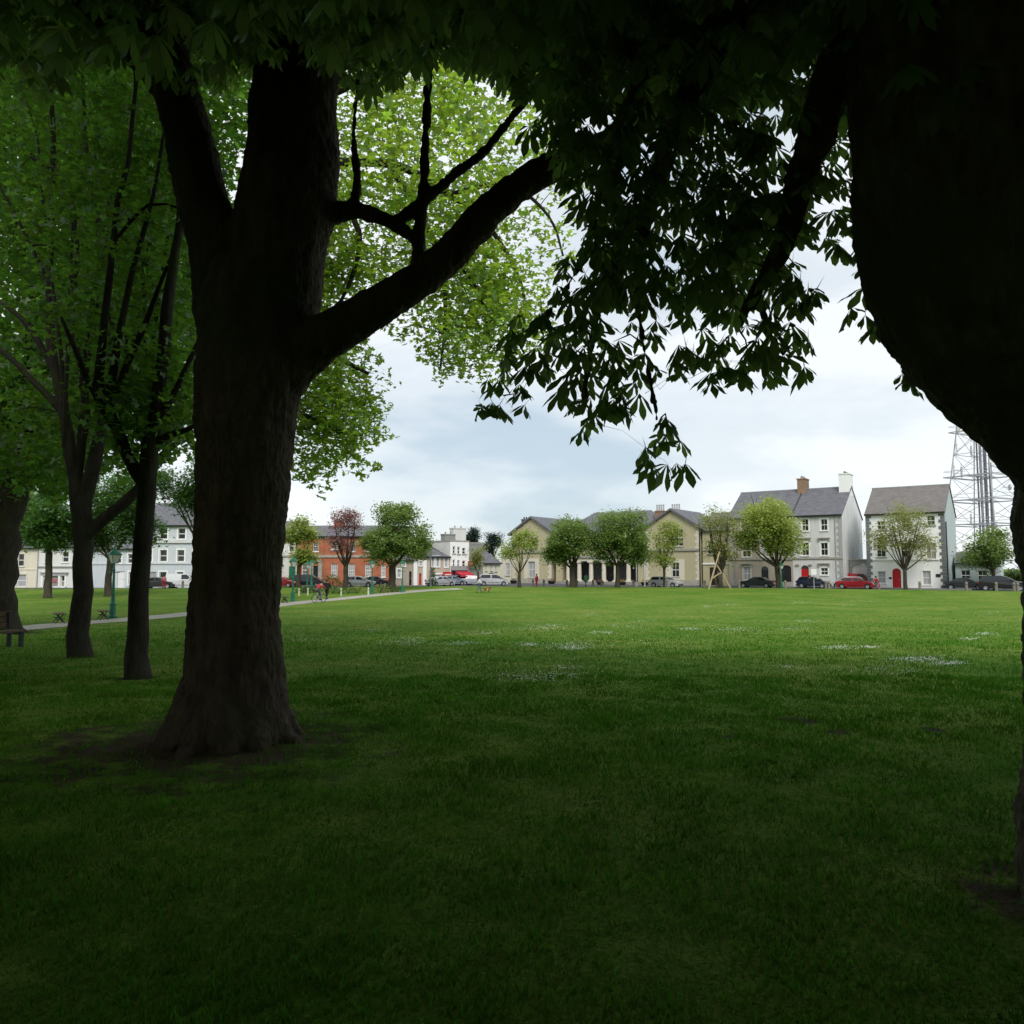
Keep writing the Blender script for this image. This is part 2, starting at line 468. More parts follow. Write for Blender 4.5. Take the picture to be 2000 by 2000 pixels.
M['flowers'] = leaf_mat('flowers', (0.30, 0.10, 0.05), (0.3, 0.1, 0.05), 0.3)
M['flowers_y'] = leaf_mat('flowers_yellow', (0.45, 0.33, 0.03), (0.4, 0.3, 0.03), 0.3)
M['terracotta'] = solid('chimney_pot', (0.34, 0.30, 0.26), 0.85, 0.2)

def brick_mat(name, c1, c2, mortar, scale=4.2):
    m, t, b = new_mat(name)
    tc = t.nodes.new('ShaderNodeTexCoord'); sp = t.nodes.new('ShaderNodeSeparateXYZ'); cb = t.nodes.new('ShaderNodeCombineXYZ')
    t.links.new(tc.outputs['Object'], sp.inputs[0])
    ad = t.nodes.new('ShaderNodeMath'); ad.operation = 'ADD'
    t.links.new(sp.outputs[0], ad.inputs[0]); t.links.new(sp.outputs[1], ad.inputs[1])
    t.links.new(ad.outputs[0], cb.inputs[0]); t.links.new(sp.outputs[2], cb.inputs[1])
    br = t.nodes.new('ShaderNodeTexBrick'); br.inputs['Scale'].default_value = scale
    br.inputs['Color1'].default_value = (*c1, 1); br.inputs['Color2'].default_value = (*c2, 1); br.inputs['Mortar'].default_value = (*mortar, 1)
    br.inputs['Mortar Size'].default_value = 0.012
    t.links.new(cb.outputs[0], br.inputs['Vector'])
    n = t.nodes.new('ShaderNodeTexNoise'); n.inputs['Scale'].default_value = 0.9; n.inputs['Detail'].default_value = 5
    t.links.new(tc.outputs['Object'], n.inputs['Vector'])
    mx = t.nodes.new('ShaderNodeMix'); mx.data_type = 'RGBA'; mx.blend_type = 'OVERLAY'; mx.inputs[0].default_value = 0.5
    t.links.new(br.outputs[0], mx.inputs[6]); t.links.new(n.outputs[0], mx.inputs[7])
    t.links.new(mx.outputs[2], b.inputs['Base Color']); b.inputs['Roughness'].default_value = 0.85
    return m
M['redbrick'] = brick_mat('red_brick', (0.46, 0.135, 0.06), (0.38, 0.105, 0.048), (0.42, 0.24, 0.16))
M['brownbrick'] = brick_mat('brown_brick', (0.28, 0.17, 0.10), (0.22, 0.13, 0.08), (0.3, 0.25, 0.2))

def car_paint(name, col):
    m, t, b = new_mat(name)
    n = t.nodes.new('ShaderNodeTexNoise'); n.inputs['Scale'].default_value = 2.5; n.inputs['Detail'].default_value = 4
    tc = t.nodes.new('ShaderNodeTexCoord'); t.links.new(tc.outputs['Object'], n.inputs['Vector'])
    r = t.nodes.new('ShaderNodeValToRGB')
    r.color_ramp.elements[0].color = (*[c * 0.88 for c in col], 1); r.color_ramp.elements[1].color = (*[min(1, c * 1.08) for c in col], 1)
    t.links.new(n.outputs[0], r.inputs[0]); t.links.new(r.outputs[0], b.inputs['Base Color'])
    b.inputs['Roughness'].default_value = 0.3; b.inputs['Coat Weight'].default_value = 0.6; b.inputs['Coat Roughness'].default_value = 0.08
    return m
# ------------------------------------------------------------------ ground, road, path
T1B = gpt(455, 9.06); T2B = gpt(2169, 4.6)
T3B = gnd(270, 1325); T4B = gnd(150, 1284); T5B = gnd(12, 1236); T6B = gpt(450, 24.0)

def ground_material():
    m, t, b = new_mat('lawn')
    tc = t.nodes.new('ShaderNodeTexCoord')
    def noise(scale, det=6, rough=0.6, stretch=None):
        n = t.nodes.new('ShaderNodeTexNoise'); n.inputs['Scale'].default_value = scale; n.inputs['Detail'].default_value = det; n.inputs['Roughness'].default_value = rough
        s = tc.outputs['Object']
        if stretch:
            mp = t.nodes.new('ShaderNodeMapping'); mp.inputs['Scale'].default_value = stretch
            t.links.new(s, mp.inputs[0]); s = mp.outputs[0]
        t.links.new(s, n.inputs['Vector']); return n
    n1 = noise(0.22, 7, 0.62); n2 = noise(2.4, 6, 0.7); n3 = noise(28, 4, 0.7)
    r1 = t.nodes.new('ShaderNodeValToRGB')
    e = r1.color_ramp.elements
    e[0].position = 0.30; e[0].color = (0.102, 0.230, 0.027, 1)
    e[1].position = 0.72; e[1].color = (0.255, 0.312, 0.074, 1)
    t.links.new(n1.outputs[0], r1.inputs[0])
    r2 = t.nodes.new('ShaderNodeValToRGB')
    e = r2.color_ramp.elements
    e[0].position = 0.28; e[0].color = (0.52, 0.60, 0.45, 1); e[1].position = 0.66; e[1].color = (1.08, 1.08, 1.0, 1)
    t.links.new(n2.outputs[0], r2.inputs[0])
    r3 = t.nodes.new('ShaderNodeValToRGB')
    e = r3.color_ramp.elements
    e[0].position = 0.3; e[0].color = (0.6, 0.66, 0.55, 1); e[1].position = 0.7; e[1].color = (1.15, 1.15, 1.1, 1)
    t.links.new(n3.outputs[0], r3.inputs[0])
    def mul(a, bb):
        x = t.nodes.new('ShaderNodeMix'); x.data_type = 'RGBA'; x.blend_type = 'MULTIPLY'; x.inputs[0].default_value = 1
        t.links.new(a, x.inputs[6]); t.links.new(bb, x.inputs[7]); return x.outputs[2]
    col = mul(mul(r1.outputs[0], r2.outputs[0]), r3.outputs[0])
    # worn earth round the trunks and in a few scuffed spots
    spots = [(T1B.x - 0.2, T1B.y - 0.1, 1.8), (T2B.x, T2B.y, 0.8), (T3B.x, T3B.y, 0.34), (T4B.x, T4B.y, 0.4), (T5B.x, T5B.y, 1.3)]
    for px, py, r in ((1550, 1405, 0.22), (1580, 1410, 0.16), (1640, 1430, 0.15), (1425, 1440, 0.12), (1820, 1425, 0.15)):
        g = gnd(px, py); spots.append((g.x, g.y, r))
    sp = t.nodes.new('ShaderNodeSeparateXYZ'); t.links.new(tc.outputs['Object'], sp.inputs[0])
    cb = t.nodes.new('ShaderNodeCombineXYZ'); t.links.new(sp.outputs[0], cb.inputs[0]); t.links.new(sp.outputs[1], cb.inputs[1])
    nw = noise(2.2, 6, 0.7)
    soilmask = None
    for x, y, r in spots:
        d = t.nodes.new('ShaderNodeVectorMath'); d.operation = 'DISTANCE'; d.inputs[1].default_value = (x, y, 0)
        t.links.new(cb.outputs[0], d.inputs[0])
        a = t.nodes.new('ShaderNodeMath'); a.operation = 'MULTIPLY_ADD'; a.inputs[1].default_value = 3.2 * r; 
        sub = t.nodes.new('ShaderNodeMath'); sub.operation = 'SUBTRACT'; sub.inputs[1].default_value = 0.5
        t.links.new(nw.outputs[0], sub.inputs[0]); t.links.new(sub.outputs[0], a.inputs[0]); t.links.new(d.outputs['Value'], a.inputs[2])
        mr = t.nodes.new('ShaderNodeMapRange'); mr.inputs[1].default_value = r * 1.15; mr.inputs[2].default_value = r * 0.7
        t.links.new(a.outputs[0], mr.inputs[0])
        if soilmask is None: soilmask = mr.outputs[0]
        else:
            mxm = t.nodes.new('ShaderNodeMath'); mxm.operation = 'MAXIMUM'
            t.links.new(soilmask, mxm.inputs[0]); t.links.new(mr.outputs[0], mxm.inputs[1]); soilmask = mxm.outputs[0]
    rs = t.nodes.new('ShaderNodeValToRGB')
    rs.color_ramp.elements[0].position = 0.3; rs.color_ramp.elements[0].color = (0.045, 0.034, 0.026, 1)
    rs.color_ramp.elements[1].position = 0.7; rs.color_ramp.elements[1].color = (0.115, 0.085, 0.062, 1)
    t.links.new(n2.outputs[0], rs.inputs[0])
    fin = t.nodes.new('ShaderNodeMix'); fin.data_type = 'RGBA'
    t.links.new(soilmask, fin.inputs[0]); t.links.new(col, fin.inputs[6]); t.links.new(rs.outputs[0], fin.inputs[7])
    t.links.new(fin.outputs[2], b.inputs['Base Color'])
    b.inputs['Roughness'].default_value = 0.95; b.inputs['Specular IOR Level'].default_value = 0.04
    bp = t.nodes.new('ShaderNodeBump'); bp.inputs['Strength'].default_value = 0.9; bp.inputs['Distance'].default_value = 0.12
    ad = t.nodes.new('ShaderNodeMath'); ad.operation = 'MULTIPLY_ADD'; ad.inputs[1].default_value = 0.35
    t.links.new(n3.outputs[0], ad.inputs[0]); t.links.new(n2.outputs[0], ad.inputs[2])
    t.links.new(ad.outputs[0], bp.inputs['Height']); t.links.new(bp.outputs[0], b.inputs['Normal'])
    return m, spots
lawn_mat, SOIL = ground_material()

ys = np.concatenate([np.array([-600, -300, -150, -80]), np.arange(-50, 2, 2.0), np.arange(2, 20, 0.3), np.arange(20, 60, 1.0), np.arange(60, 112, 0.5), np.array([115, 130, 160, 220, 320, 500, 900, 1800])])
xs1 = np.concatenate([np.arange(0, 12, 0.3), np.arange(12, 64, 1.0), np.arange(64, 100, 4), np.array([110, 140, 200, 320, 600, 1500])])
xs = np.concatenate([-xs1[:0:-1], xs1])
GV = np.array([(x, y, zg(x, y)) for y in ys for x in xs])
nx = len(xs)
ii, jj = np.meshgrid(np.arange(nx - 1), np.arange(len(ys) - 1))
q0 = (jj * nx + ii).ravel()
GQ = np.stack([q0, q0 + 1, q0 + nx + 1, q0 + nx], 1)
ground = link('ground', fast_mesh('ground', GV, tris_of(GQ)), lawn_mat, smooth=True)
tag(ground, 'wide green lawn of the town park', None, None, 'structure')

ROADZ = -0.596
mb = MB()
for (x0, y0), (x1, y1) in zip(LAWN_EDGE[:-1], LAWN_EDGE[1:]):
    mb.quad((x0, y0 + 0.2, ROADZ), (x1, y1 + 0.2, ROADZ), (x1, 175, ROADZ), (x0, 175, ROADZ))
tag(mb.build('road', M['tarmac']), 'grey tarmac street round the far side of the green', None, None, 'structure')
mb = MB()
E2, _ = resample([(x, y, 0) for x, y in LAWN_EDGE], [1] * len(LAWN_EDGE), 3.0)
for a, b in zip(E2[:-1], E2[1:]):
    d = (b - a).normalized(); n = Vector((-d.y, d.x, 0))
    for (u0, u1) in ((0.01, 0.985),):
        p = a + (b - a) * u0; q = a + (b - a) * u1
        z0, z1 = -0.75, -0.50
        c = [p, q, q + n * 0.2, p + n * 0.2]
        mb.add([(v.x, v.y, z0) for v in c] + [(v.x, v.y, z1) for v in c],
               [(0, 3, 2, 1), (4, 5, 6, 7), (0, 1, 5, 4), (1, 2, 6, 5), (2, 3, 7, 6), (3, 0, 4, 7)])
tag(mb.build('kerb', M['kerb']), 'stone kerb along the far edge of the lawn', None, None, 'structure')

# path crossing the lawn
PATH = [gnd(-180, 1246), gnd(-60, 1236), gnd(60, 1226), gnd(200, 1214), gnd(385, 1198), gnd(550, 1181), gnd(640, 1172), gnd(720, 1164), gnd(790, 1157), gnd(850, 1152.5), gnd(900, 1150)]
PP, _ = resample(PATH, [1] * len(PATH), 1.2)
mb = MB()
row = []
for i, p in enumerate(PP):
    a = PP[max(i - 1, 0)]; b = PP[min(i + 1, len(PP) - 1)]
    d = (b - a); d.z = 0; d.normalize(); n = Vector((-d.y, d.x, 0))
    wob = 0.10 * mnoise.noise(Vector((p.x * 0.5, p.y * 0.5, 9)))
    w = 1.25
    r_ = []
    for s in (-w + wob, -w * 0.33, w * 0.33, w + wob):
        q = p + n * s
        r_.append((q.x, q.y, zg(q.x, q.y) + 0.012))
    row.append(r_)
for a, b in zip(row[:-1], row[1:]):
    for k in range(3):
        mb.quad(a[k + 1], a[k], b[k], b[k + 1])
tag(mb.build('path', M['pathmat'], smooth=True), 'pale tarmac footpath crossing the lawn', None, None, 'structure')

def on_path(x, y):
    return any((p.x - x) ** 2 + (p.y - y) ** 2 < 2.2 for p in PP)

# ------------------------------------------------------------------ grass blades and daisies
def grass_blades():
    """near blades of three triangles, farther ones of one; they thin out with distance"""
    allP = []; allT = []; nv = 0
    for N, d0, d1, pw, full in ((130000, 2.6, 15, 1.5, True), (200000, 7.5, 62, 1.7, False)):
        D = d0 + (d1 - d0) * rng.random(N) ** pw
        X = (rng.random(N) * 2 - 1) * (0.72 * D + 0.6)
        keep = np.ones(N, bool)
        for sx, sy, r in SOIL:
            keep &= ((X - sx) ** 2 + (D - sy) ** 2) > (r * (0.3 + 0.75 * rng.random(N))) ** 2
        if not full:
            for p in PP:
                keep &= ((X - p.x) ** 2 + (D - p.y) ** 2) > 1.9
            keep &= rng.random(N) > np.clip((D - 20) / 34, 0, 1)
            keep &= rng.random(N) < np.clip((D - 7.0) / 6, 0.15, 1)
        X, D = X[keep], D[keep]
        n = len(X)
        cl = np.array([mnoise.noise(Vector((x * 1.3, d * 1.3, 3.3))) + 0.6 * mnoise.noise(Vector((x * 4.1, d * 4.1, 7.3))) for x, d in zip(X, D)])
        Z = np.array([zg(x, d) for x, d in zip(X, D)]) - 0.01
        h = (0.022 + 0.034 * rng.random(n)) * np.clip(1.0 + 0.85 * cl, 0.45, 1.9) * (1 + 0.02 * np.minimum(D, 25)) * (1 - 0.5 * np.clip((D - 25) / 30, 0, 1))
        w = (0.0018 + 0.0016 * rng.random(n)) * (1 + 0.19 * D)
        a = rng.random(n) * 2 * math.pi
        lean = 0.2 + 0.7 * rng.random(n)
        la = rng.random(n) * 2 * math.pi
        lx, ly = np.cos(la) * lean * h, np.sin(la) * lean * h
        wx, wy = np.cos(a) * w, np.sin(a) * w
        if full:
            P = np.stack([
                np.stack([X - wx, D - wy, Z], 1), np.stack([X + wx, D + wy, Z], 1),
                np.stack([X + lx * 0.35 - wx * 0.7, D + ly * 0.35 - wy * 0.7, Z + h * 0.6], 1), np.stack([X + lx * 0.35 + wx * 0.7, D + ly * 0.35 + wy * 0.7, Z + h * 0.6], 1),
                np.stack([X + lx, D + ly, Z + h], 1)], 1).reshape(-1, 3)
            b = (np.arange(n) * 5)[:, None]
            T = np.concatenate([b + np.array([[0, 1, 3]]), b + np.array([[0, 3, 2]]), b + np.array([[2, 3, 4]])])
        else:
            P = np.stack([np.stack([X - wx, D - wy, Z], 1), np.stack([X + wx, D + wy, Z], 1), np.stack([X + lx, D + ly, Z + h], 1)], 1).reshape(-1, 3)
            T = (np.arange(n) * 3)[:, None] + np.array([[0, 1, 2]])
        allP.append(P); allT.append(T + nv); nv += len(P)
    o = link('grass', fast_mesh('grass', np.concatenate(allP), np.concatenate(allT)), M['grass_blade'])
    tag(o, 'short grass blades of the lawn', 'grass', None, 'stuff')
grass_blades()

def daisies():
    pat = [(945, 1240, 45, 60), (1058, 1231, 60, 110), (1075, 1224, 40, 60), (1032, 1264, 30, 70), (1112, 1270, 50, 150), (1110, 1262, 60, 60), (903, 1261, 40, 70), (795, 1260, 70, 110), (800, 1251, 40, 40),
           (1175, 1240, 40, 60), (725, 1235, 30, 35), (1345, 1232, 30, 60), (1440, 1233, 60, 70), (1640, 1270, 45, 110), (1700, 1269, 30, 60), (1790, 1294, 70, 220), (1855, 1302, 40, 110), (1925, 1242, 30, 60),
           (1890, 1252, 25, 45), (1050, 1328, 110, 150), (1382, 1187, 18, 30), (1424, 1184, 30, 40), (1563, 1180, 30, 35), (1680, 1177, 50, 50), (1648, 1185, 20, 35), (1735, 1316, 120, 70), (1575, 1217, 35, 45),
           (1155, 1203, 18, 25), (1230, 1226, 60, 50), (1260, 1217, 40, 30), (1555, 1232, 30, 25), (1110, 1310, 40, 25), (1545, 1310, 40, 30), (1930, 1200, 40, 30), (600, 1254, 60, 45), (640, 1208, 30, 20), (1500, 1230, 300, 60), (1100, 1290, 350, 90), (1250, 1260, 200, 60)]
    V = []; T = []
    for px, py, sp, n in pat:
        for _ in range(int(n * 1.7)):
            g = gnd(px + random.gauss(0, sp * 0.45), py + random.gauss(0, max(1.5, sp * 0.05)))
            r = random.uniform(0.006, 0.0105) * (1 + max(0, g.y - 18) * 0.012)
            b = len(V); z = g.z + random.uniform(0.05, 0.085) + 0.0009 * g.y
            tx, ty = random.uniform(-0.5, 0.5), random.uniform(-0.7, 0.1)
            for k in range(6):
                a = k * math.pi / 3
                dx, dy = r * math.cos(a), r * math.sin(a)
                V.append((g.x + dx, g.y + dy, z + dx * tx - dy * ty))
            T += [(b, b + k, b + k + 1) for k in range(1, 5)]
    o = link('daisies', fast_mesh('daisies', np.array(V), np.array(T)), M['daisy'])
    tag(o, 'scattered drifts of tiny white daisies in the grass', 'daisies', None, 'stuff')
daisies()
# ------------------------------------------------------------------ trees
def rand_rot(n, tilt=1.0, hang=False):
    """(n,3,3) rotations: random heading, limited tilt of the leaf normal from vertical"""
    yaw = rng.random(n) * 2 * math.pi
    tl = np.abs(rng.normal(0, 1, n)) * 0.55 * tilt
    ta = rng.random(n) * 2 * math.pi
    cy, sy = np.cos(yaw), np.sin(yaw)
    Rz = np.zeros((n, 3, 3)); Rz[:, 0, 0] = cy; Rz[:, 0, 1] = -sy; Rz[:, 1, 0] = sy; Rz[:, 1, 1] = cy; Rz[:, 2, 2] = 1
    ax = np.stack([np.cos(ta), np.sin(ta), np.zeros(n)], 1)
    c, s = np.cos(tl), np.sin(tl)
    K = np.zeros((n, 3, 3)); K[:, 0, 2] = ax[:, 1]; K[:, 2, 0] = -ax[:, 1]; K[:, 1, 2] = -ax[:, 0]; K[:, 2, 1] = ax[:, 0]
    Rt = np.eye(3)[None] + s[:, None, None] * K + (1 - c)[:, None, None] * (K @ K)
    return Rt @ Rz

def leaf_template(kind):
    if kind == 'chestnut':          # seven drooping leaflets on one stalk, hung from the origin
        V = [(0, 0, 0)]; T = []
        for i, (az, L) in enumerate(zip(np.linspace(-2.45, 2.45, 7), (0.10, 0.15, 0.19, 0.21, 0.19, 0.15, 0.10))):
            pol = R(38 + 14 * abs(az) / 2.4)
            d = np.array([math.sin(pol) * math.cos(az), math.sin(pol) * math.sin(az), -math.cos(pol)])
            side = np.array([-math.sin(az), math.cos(az), 0.0])
            w = L * 0.165
            b = len(V)
            dn = np.array([0, 0, -1.0])
            V += [tuple(d * L * 0.45 + side * w * 0.75), tuple(d * L * 0.45 - side * w * 0.75), tuple(d * L * 0.74 + side * w + dn * 0.008), tuple(d * L * 0.74 - side * w + dn * 0.008), tuple(d * L + dn * 0.02)]
            T += [(0, b, b + 1), (b, b + 2, b + 1), (b + 1, b + 2, b + 3), (b + 2, b + 4, b + 3)]
        return np.array(V), np.array(T)
    if kind == 'chestnut_fine':     # seven narrow-based leaflets, fanned and drooping
        V = [(0, 0, 0)]; T = []
        for az, L in zip(np.linspace(-2.5, 2.5, 7), (0.11, 0.165, 0.205, 0.225, 0.205, 0.165, 0.11)):
            pol = R(40 + 12 * abs(az) / 2.4)
            d = np.array([math.sin(pol) * math.cos(az), math.sin(pol) * math.sin(az), -math.cos(pol)])
            side = np.array([-math.sin(az), math.cos(az), 0.0]); dn = np.array([0, 0, -1.0])
            w = L * 0.165; b = len(V)
            for f, k, z in ((0.34, 0.34, 0.0), (0.66, 1.0, 0.005), (0.84, 0.80, 0.012)):
                V += [tuple(d * L * f + side * w * k + dn * z), tuple(d * L * f - side * w * k + dn * z)]
            V.append(tuple(d * L + dn * 0.022))
            T += [(0, b, b + 1), (b, b + 2, b + 1), (b + 1, b + 2, b + 3), (b + 2, b + 4, b + 3), (b + 3, b + 4, b + 5), (b + 4, b + 6, b + 5)]
        return np.array(V), np.array(T)
    if kind == 'chestnut_low':
        V = [(0, 0, 0)]; T = []
        for az, L in zip(np.linspace(-2.3, 2.3, 5), (0.22, 0.32, 0.38, 0.32, 0.22)):
            pol = R(60)
            d = np.array([math.sin(pol) * math.cos(az), math.sin(pol) * math.sin(az), -math.cos(pol)])
            side = np.array([-math.sin(az), math.cos(az), 0.0]); b = len(V)
            V += [tuple(d * L * 0.65 + side * L * 0.27), tuple(d * L * 0.65 - side * L * 0.27), tuple(d * L)]
            T += [(0, b, b + 1), (b, b + 2, b + 1)]
        return np.array(V), np.array(T)
    if kind == 'maple':             # five-lobed blade
        ang = np.radians([-130, -68, -30, 0, 30, 68, 130])
        rad = np.array([0.62, 0.98, 0.52, 1.08, 0.52, 0.98, 0.62]) * 0.5
        V = [(0, 0, 0)] + [(r * math.cos(a), r * math.sin(a), -0.12 * r) for a, r in zip(ang, rad)]
        T = [(0, i, i + 1) for i in range(1, 7)]
        return np.array(V), np.array(T)
    if kind == 'tri':
        return np.array([(-0.45, 0, 0), (0.0, 0.34, -0.05), (0.5, 0, -0.02), (0.0, -0.34, 0.03)]), np.array([(0, 2, 1), (0, 3, 2)])
    if kind == 'needle':
        return np.array([(-0.5, 0, 0), (0.0, 0.14, 0), (0.5, 0, -0.1), (0.0, -0.14, 0)]), np.array([(0, 2, 1), (0, 3, 2)])

def leaves_mesh(name, P, size, kind, tilt=1.0):
    tv, tt = leaf_template(kind)
    n = len(P)
    Rm = rand_rot(n, tilt)
    V = np.einsum('nij,kj->nki', Rm, tv) * size[:, None, None] + P[:, None, :]
    T = (np.arange(n)[:, None, None] * len(tv) + tt[None]).reshape(-1, 3)
    return fast_mesh(name, V.reshape(-1, 3), T)

def in_poly(px, py, poly):
    inside = np.zeros(len(px), bool)
    n = len(poly)
    for i in range(n):
        x0, y0 = poly[i]; x1, y1 = poly[(i + 1) % n]
        c = ((y0 > py) != (y1 > py)) & (px < (x1 - x0) * (py - y0) / ((y1 - y0) if y1 != y0 else 1e-9) + x0)
        inside ^= c
    return inside

class Tree:
    def __init__(s, name, label, base, group=None):
        s.root = empty(name, base, 0, label, 'tree', group)
        s.base = np.array(tuple(base))
        s.V = []; s.T = []; s.nv = 0
        s.lp = []; s.lr = []
        s.LP = []; s.LS = []
    def limb(s, pts, rad, step=0.4, n=8, wob=0.0, attach=True):
        P, r = resample(pts, rad, step)
        if wob:
            P = [p + wob * rr * Vector((mnoise.noise(p * 1.7), mnoise.noise(p * 1.7 + Vector((5, 5, 5))), 0)) for p, rr in zip(P, r)]
        V, Q = tube_arrays(P, r, n)
        T = tris_of(Q)
        m = len(V)
        capt = np.array([(m - n, m - n + k, m - n + k + 1) for k in range(1, n - 1)])
        T = np.concatenate([T, capt]) + s.nv
        s.V.append(V - s.base); s.T.append(T); s.nv += m
        if attach:
            for p, rr in zip(P, r):
                s.lp.append(tuple(p)); s.lr.append(rr)
        return P, r
    def clumps(s, centers, n_leaf, spread, lsize, mask=None, twig=True, minz=None, flat=0.7, twig_r=0.012):
        """hang leaf clumps on the limbs: one twig to each centre, leaves gathered round it"""
        C = np.asarray(centers, float)
        if mask is not None and len(C):
            px, py, d = proj(C); C = C[mask(px, py)]
        if len(C) == 0: return
        LPn = np.array(s.lp); LRn = np.array(s.lr)
        order = np.argsort(((C - LPn.mean(0)) ** 2).sum(1))
        for c in C[order]:
            if twig:
                d2 = ((LPn - c) ** 2).sum(1) + np.where(LPn[:, 2] > c[2] + 0.3, 4.0, 0.0)
                k = int(np.argmin(d2)); a = LPn[k]
                L = math.sqrt(((a - c) ** 2).sum())
                if L > 0.15:
                    r0 = min(LRn[k] * 0.6, twig_r + 0.010 * L)
                    mid = (a + c) / 2 + np.array([random.uniform(-.12, .12) * L, random.uniform(-.12, .12) * L, 0.13 * L])
                    P, r = s.limb([Vector(a), Vector(mid), Vector(c)], [r0, r0 * 0.65, twig_r * 0.35], step=max(0.3, L / 4), n=4, attach=False)
                    LPn = np.vstack([LPn, np.array([tuple(p) for p in P[1:]])]); LRn = np.concatenate([LRn, np.array(r[1:])])
        n = len(C) * n_leaf
        P = np.repeat(C, n_leaf, 0) + rng.normal(0, 1, (n, 3)) * np.array([spread, spread, spread * flat])
        if mask is not None:
            px, py, d = proj(P); P = P[mask(px, py)]
        s.LP.append(P); s.LS.append(lsize * (0.7 + 0.6 * rng.random(len(P))))
        s.lp = [tuple(p) for p in LPn]; s.lr = list(LRn)
    def finish(s, bark, leafmat, kind, tilt=1.0, kindtag=None):
        t = link('trunk', fast_mesh('trunk', np.concatenate(s.V), np.concatenate(s.T)), bark, s.root, smooth=True)
        if s.LP:
            P = np.concatenate(s.LP); S = np.concatenate(s.LS)
            c = link('crown', leaves_mesh('crown', P - s.base, S, kind, tilt), leafmat, s.root)
            if kindtag: c['kind'] = kindtag
        return s.root

def blob_points(n, c, rad, shell=0.35):
    """points in an ellipsoid, denser towards its skin"""
    d = rng.normal(0, 1, (n, 3)); d /= np.linalg.norm(d, axis=1, keepdims=True)
    r = (shell + (1 - shell) * rng.random(n)) ** 0.6
    return np.array(tuple(c)) + d * r[:, None] * np.array(rad)

# ---- the great tree left of centre ------------------------------------------------
def px_limb(D, pts):
    """picture polyline (px, py, radius px[, depth]) -> world points and radii"""
    P = []; r = []
    for q in pts:
        d = q[3] if len(q) > 3 else D
        P.append(at(q[0], q[1], d)); r.append(q[2] * d / FPX)
    return P, r

def organic_trunk(tree, limbs, voxel, disp, dscale, root_pts=None, bark='bark_dark'):
    V = []; T = []; nv = 0
    for P, r in limbs:
        PP_, rr = resample(P, r, 0.12)
        PP_ = [p + Vector((mnoise.noise(p * 1.3), mnoise.noise(p * 1.3 + Vector((9, 2, 4))), 0)) * 0.10 * k for p, k in zip(PP_, rr)]
        v, Q = tube_arrays(PP_, rr, 18)
        m = len(v)
        cap0 = np.array([(0, k + 1, k) for k in range(1, 17)]); cap1 = np.array([(m - 18, m - 18 + k, m - 18 + k + 1) for k in range(1, 17)])
        V.append(v - tree.base); T.append(np.concatenate([tris_of(Q), cap0, cap1]) + nv); nv += m
        for p, k in zip(PP_, rr): tree.lp.append(tuple(p)); tree.lr.append(k)
    o = link('trunk', fast_mesh('trunk', np.concatenate(V), np.concatenate(T)), M[bark], tree.root, smooth=True)
    rm = o.modifiers.new('join', 'REMESH'); rm.mode = 'VOXEL'; rm.voxel_size = voxel; rm.use_smooth_shade = True
    sm = o.modifiers.new('soften', 'SMOOTH'); sm.factor = 0.5; sm.iterations = 6
    tx = bpy.data.textures.new('bark_relief', 'CLOUDS'); tx.noise_scale = dscale; tx.noise_depth = 4
    dm = o.modifiers.new('relief', 'DISPLACE'); dm.texture = tx; dm.strength = disp; dm.mid_level = 0.5; dm.texture_coords = 'LOCAL'
    tx2 = bpy.data.textures.new('bark_plates', 'VORONOI'); tx2.noise_scale = dscale * 0.35
    dm2 = o.modifiers.new('plates', 'DISPLACE'); dm2.texture = tx2; dm2.strength = disp * 0.45; dm2.mid_level = 0.3; dm2.texture_coords = 'LOCAL'
    return o

t1 = Tree('chestnut_tree', 'massive dark forked tree trunk left of centre with a long limb reaching across the sky', (T1B.x, T1B.y, T1B.z))
D1 = T1B.y
limbs1 = [
    px_limb(D1, [(458, 1470, 112), (458, 1425, 106), (459, 1380, 99), (460, 1300, 92), (461, 1200, 84), (466, 1100, 82), (470, 1000, 86), (475, 900, 89), (480, 800, 97), (492, 700, 105), (500, 610, 108), (520, 540, 98)]),
    px_limb(D1, [(475, 680, 85), (447, 590, 68), (424, 490, 55), (398, 400, 50), (376, 307, 48), (325, 100, 42), (285, -60, 38), (230, -260, 28), (170, -450, 16)]),
    px_limb(D1, [(510, 680, 95), (532, 590, 95), (545, 500, 90), (560, 400, 96), (571, 307, 91), (585, 100, 80), (600, -100, 70), (610, -320, 52), (640, -520, 30)]),
    px_limb(D1, [(545, 735, 55, D1), (600, 680, 52, D1 - .05), (650, 650, 44, D1 - .1), (720, 610, 38, D1 - .15), (800, 560, 36, D1 - .2), (870, 505, 34, D1 - .25), (940, 430, 33, D1 - .3), (1000, 375, 31, D1 - .3), (1060, 335, 29, D1 - .35), (1130, 305, 26, D1 - .4), (1220, 262, 21, D1 - .4), (1330, 195, 15, D1 - .5), (1450, 90, 9, D1 - .6)]),
    px_limb(D1, [(595, 430, 40), (640, 418, 22), (700, 412, 16), (770, 437, 14), (800, 462, 10), (818, 480, 8)]),
    px_limb(D1, [(765, 440, 12), (830, 390, 11), (890, 340, 10), (940, 300, 9), (1000, 230, 8), (1080, 120, 6)]),
    px_limb(D1, [(808, 565, 16), (815, 520, 13), (822, 440, 11), (829, 330, 9), (834, 200, 8), (850, 40, 6)]),
    px_limb(D1, [(688, 412, 13), (695, 380, 9), (697, 330, 8), (690, 260, 6), (700, 150, 5)]),
    px_limb(D1, [(400, 330, 30), (330, 190, 26), (220, 60, 20), (80, -60, 14), (-80, -160, 8)]),
    px_limb(D1, [(575, 60, 40), (720, -60, 34), (900, -180, 24), (1100, -300, 14)]),
]
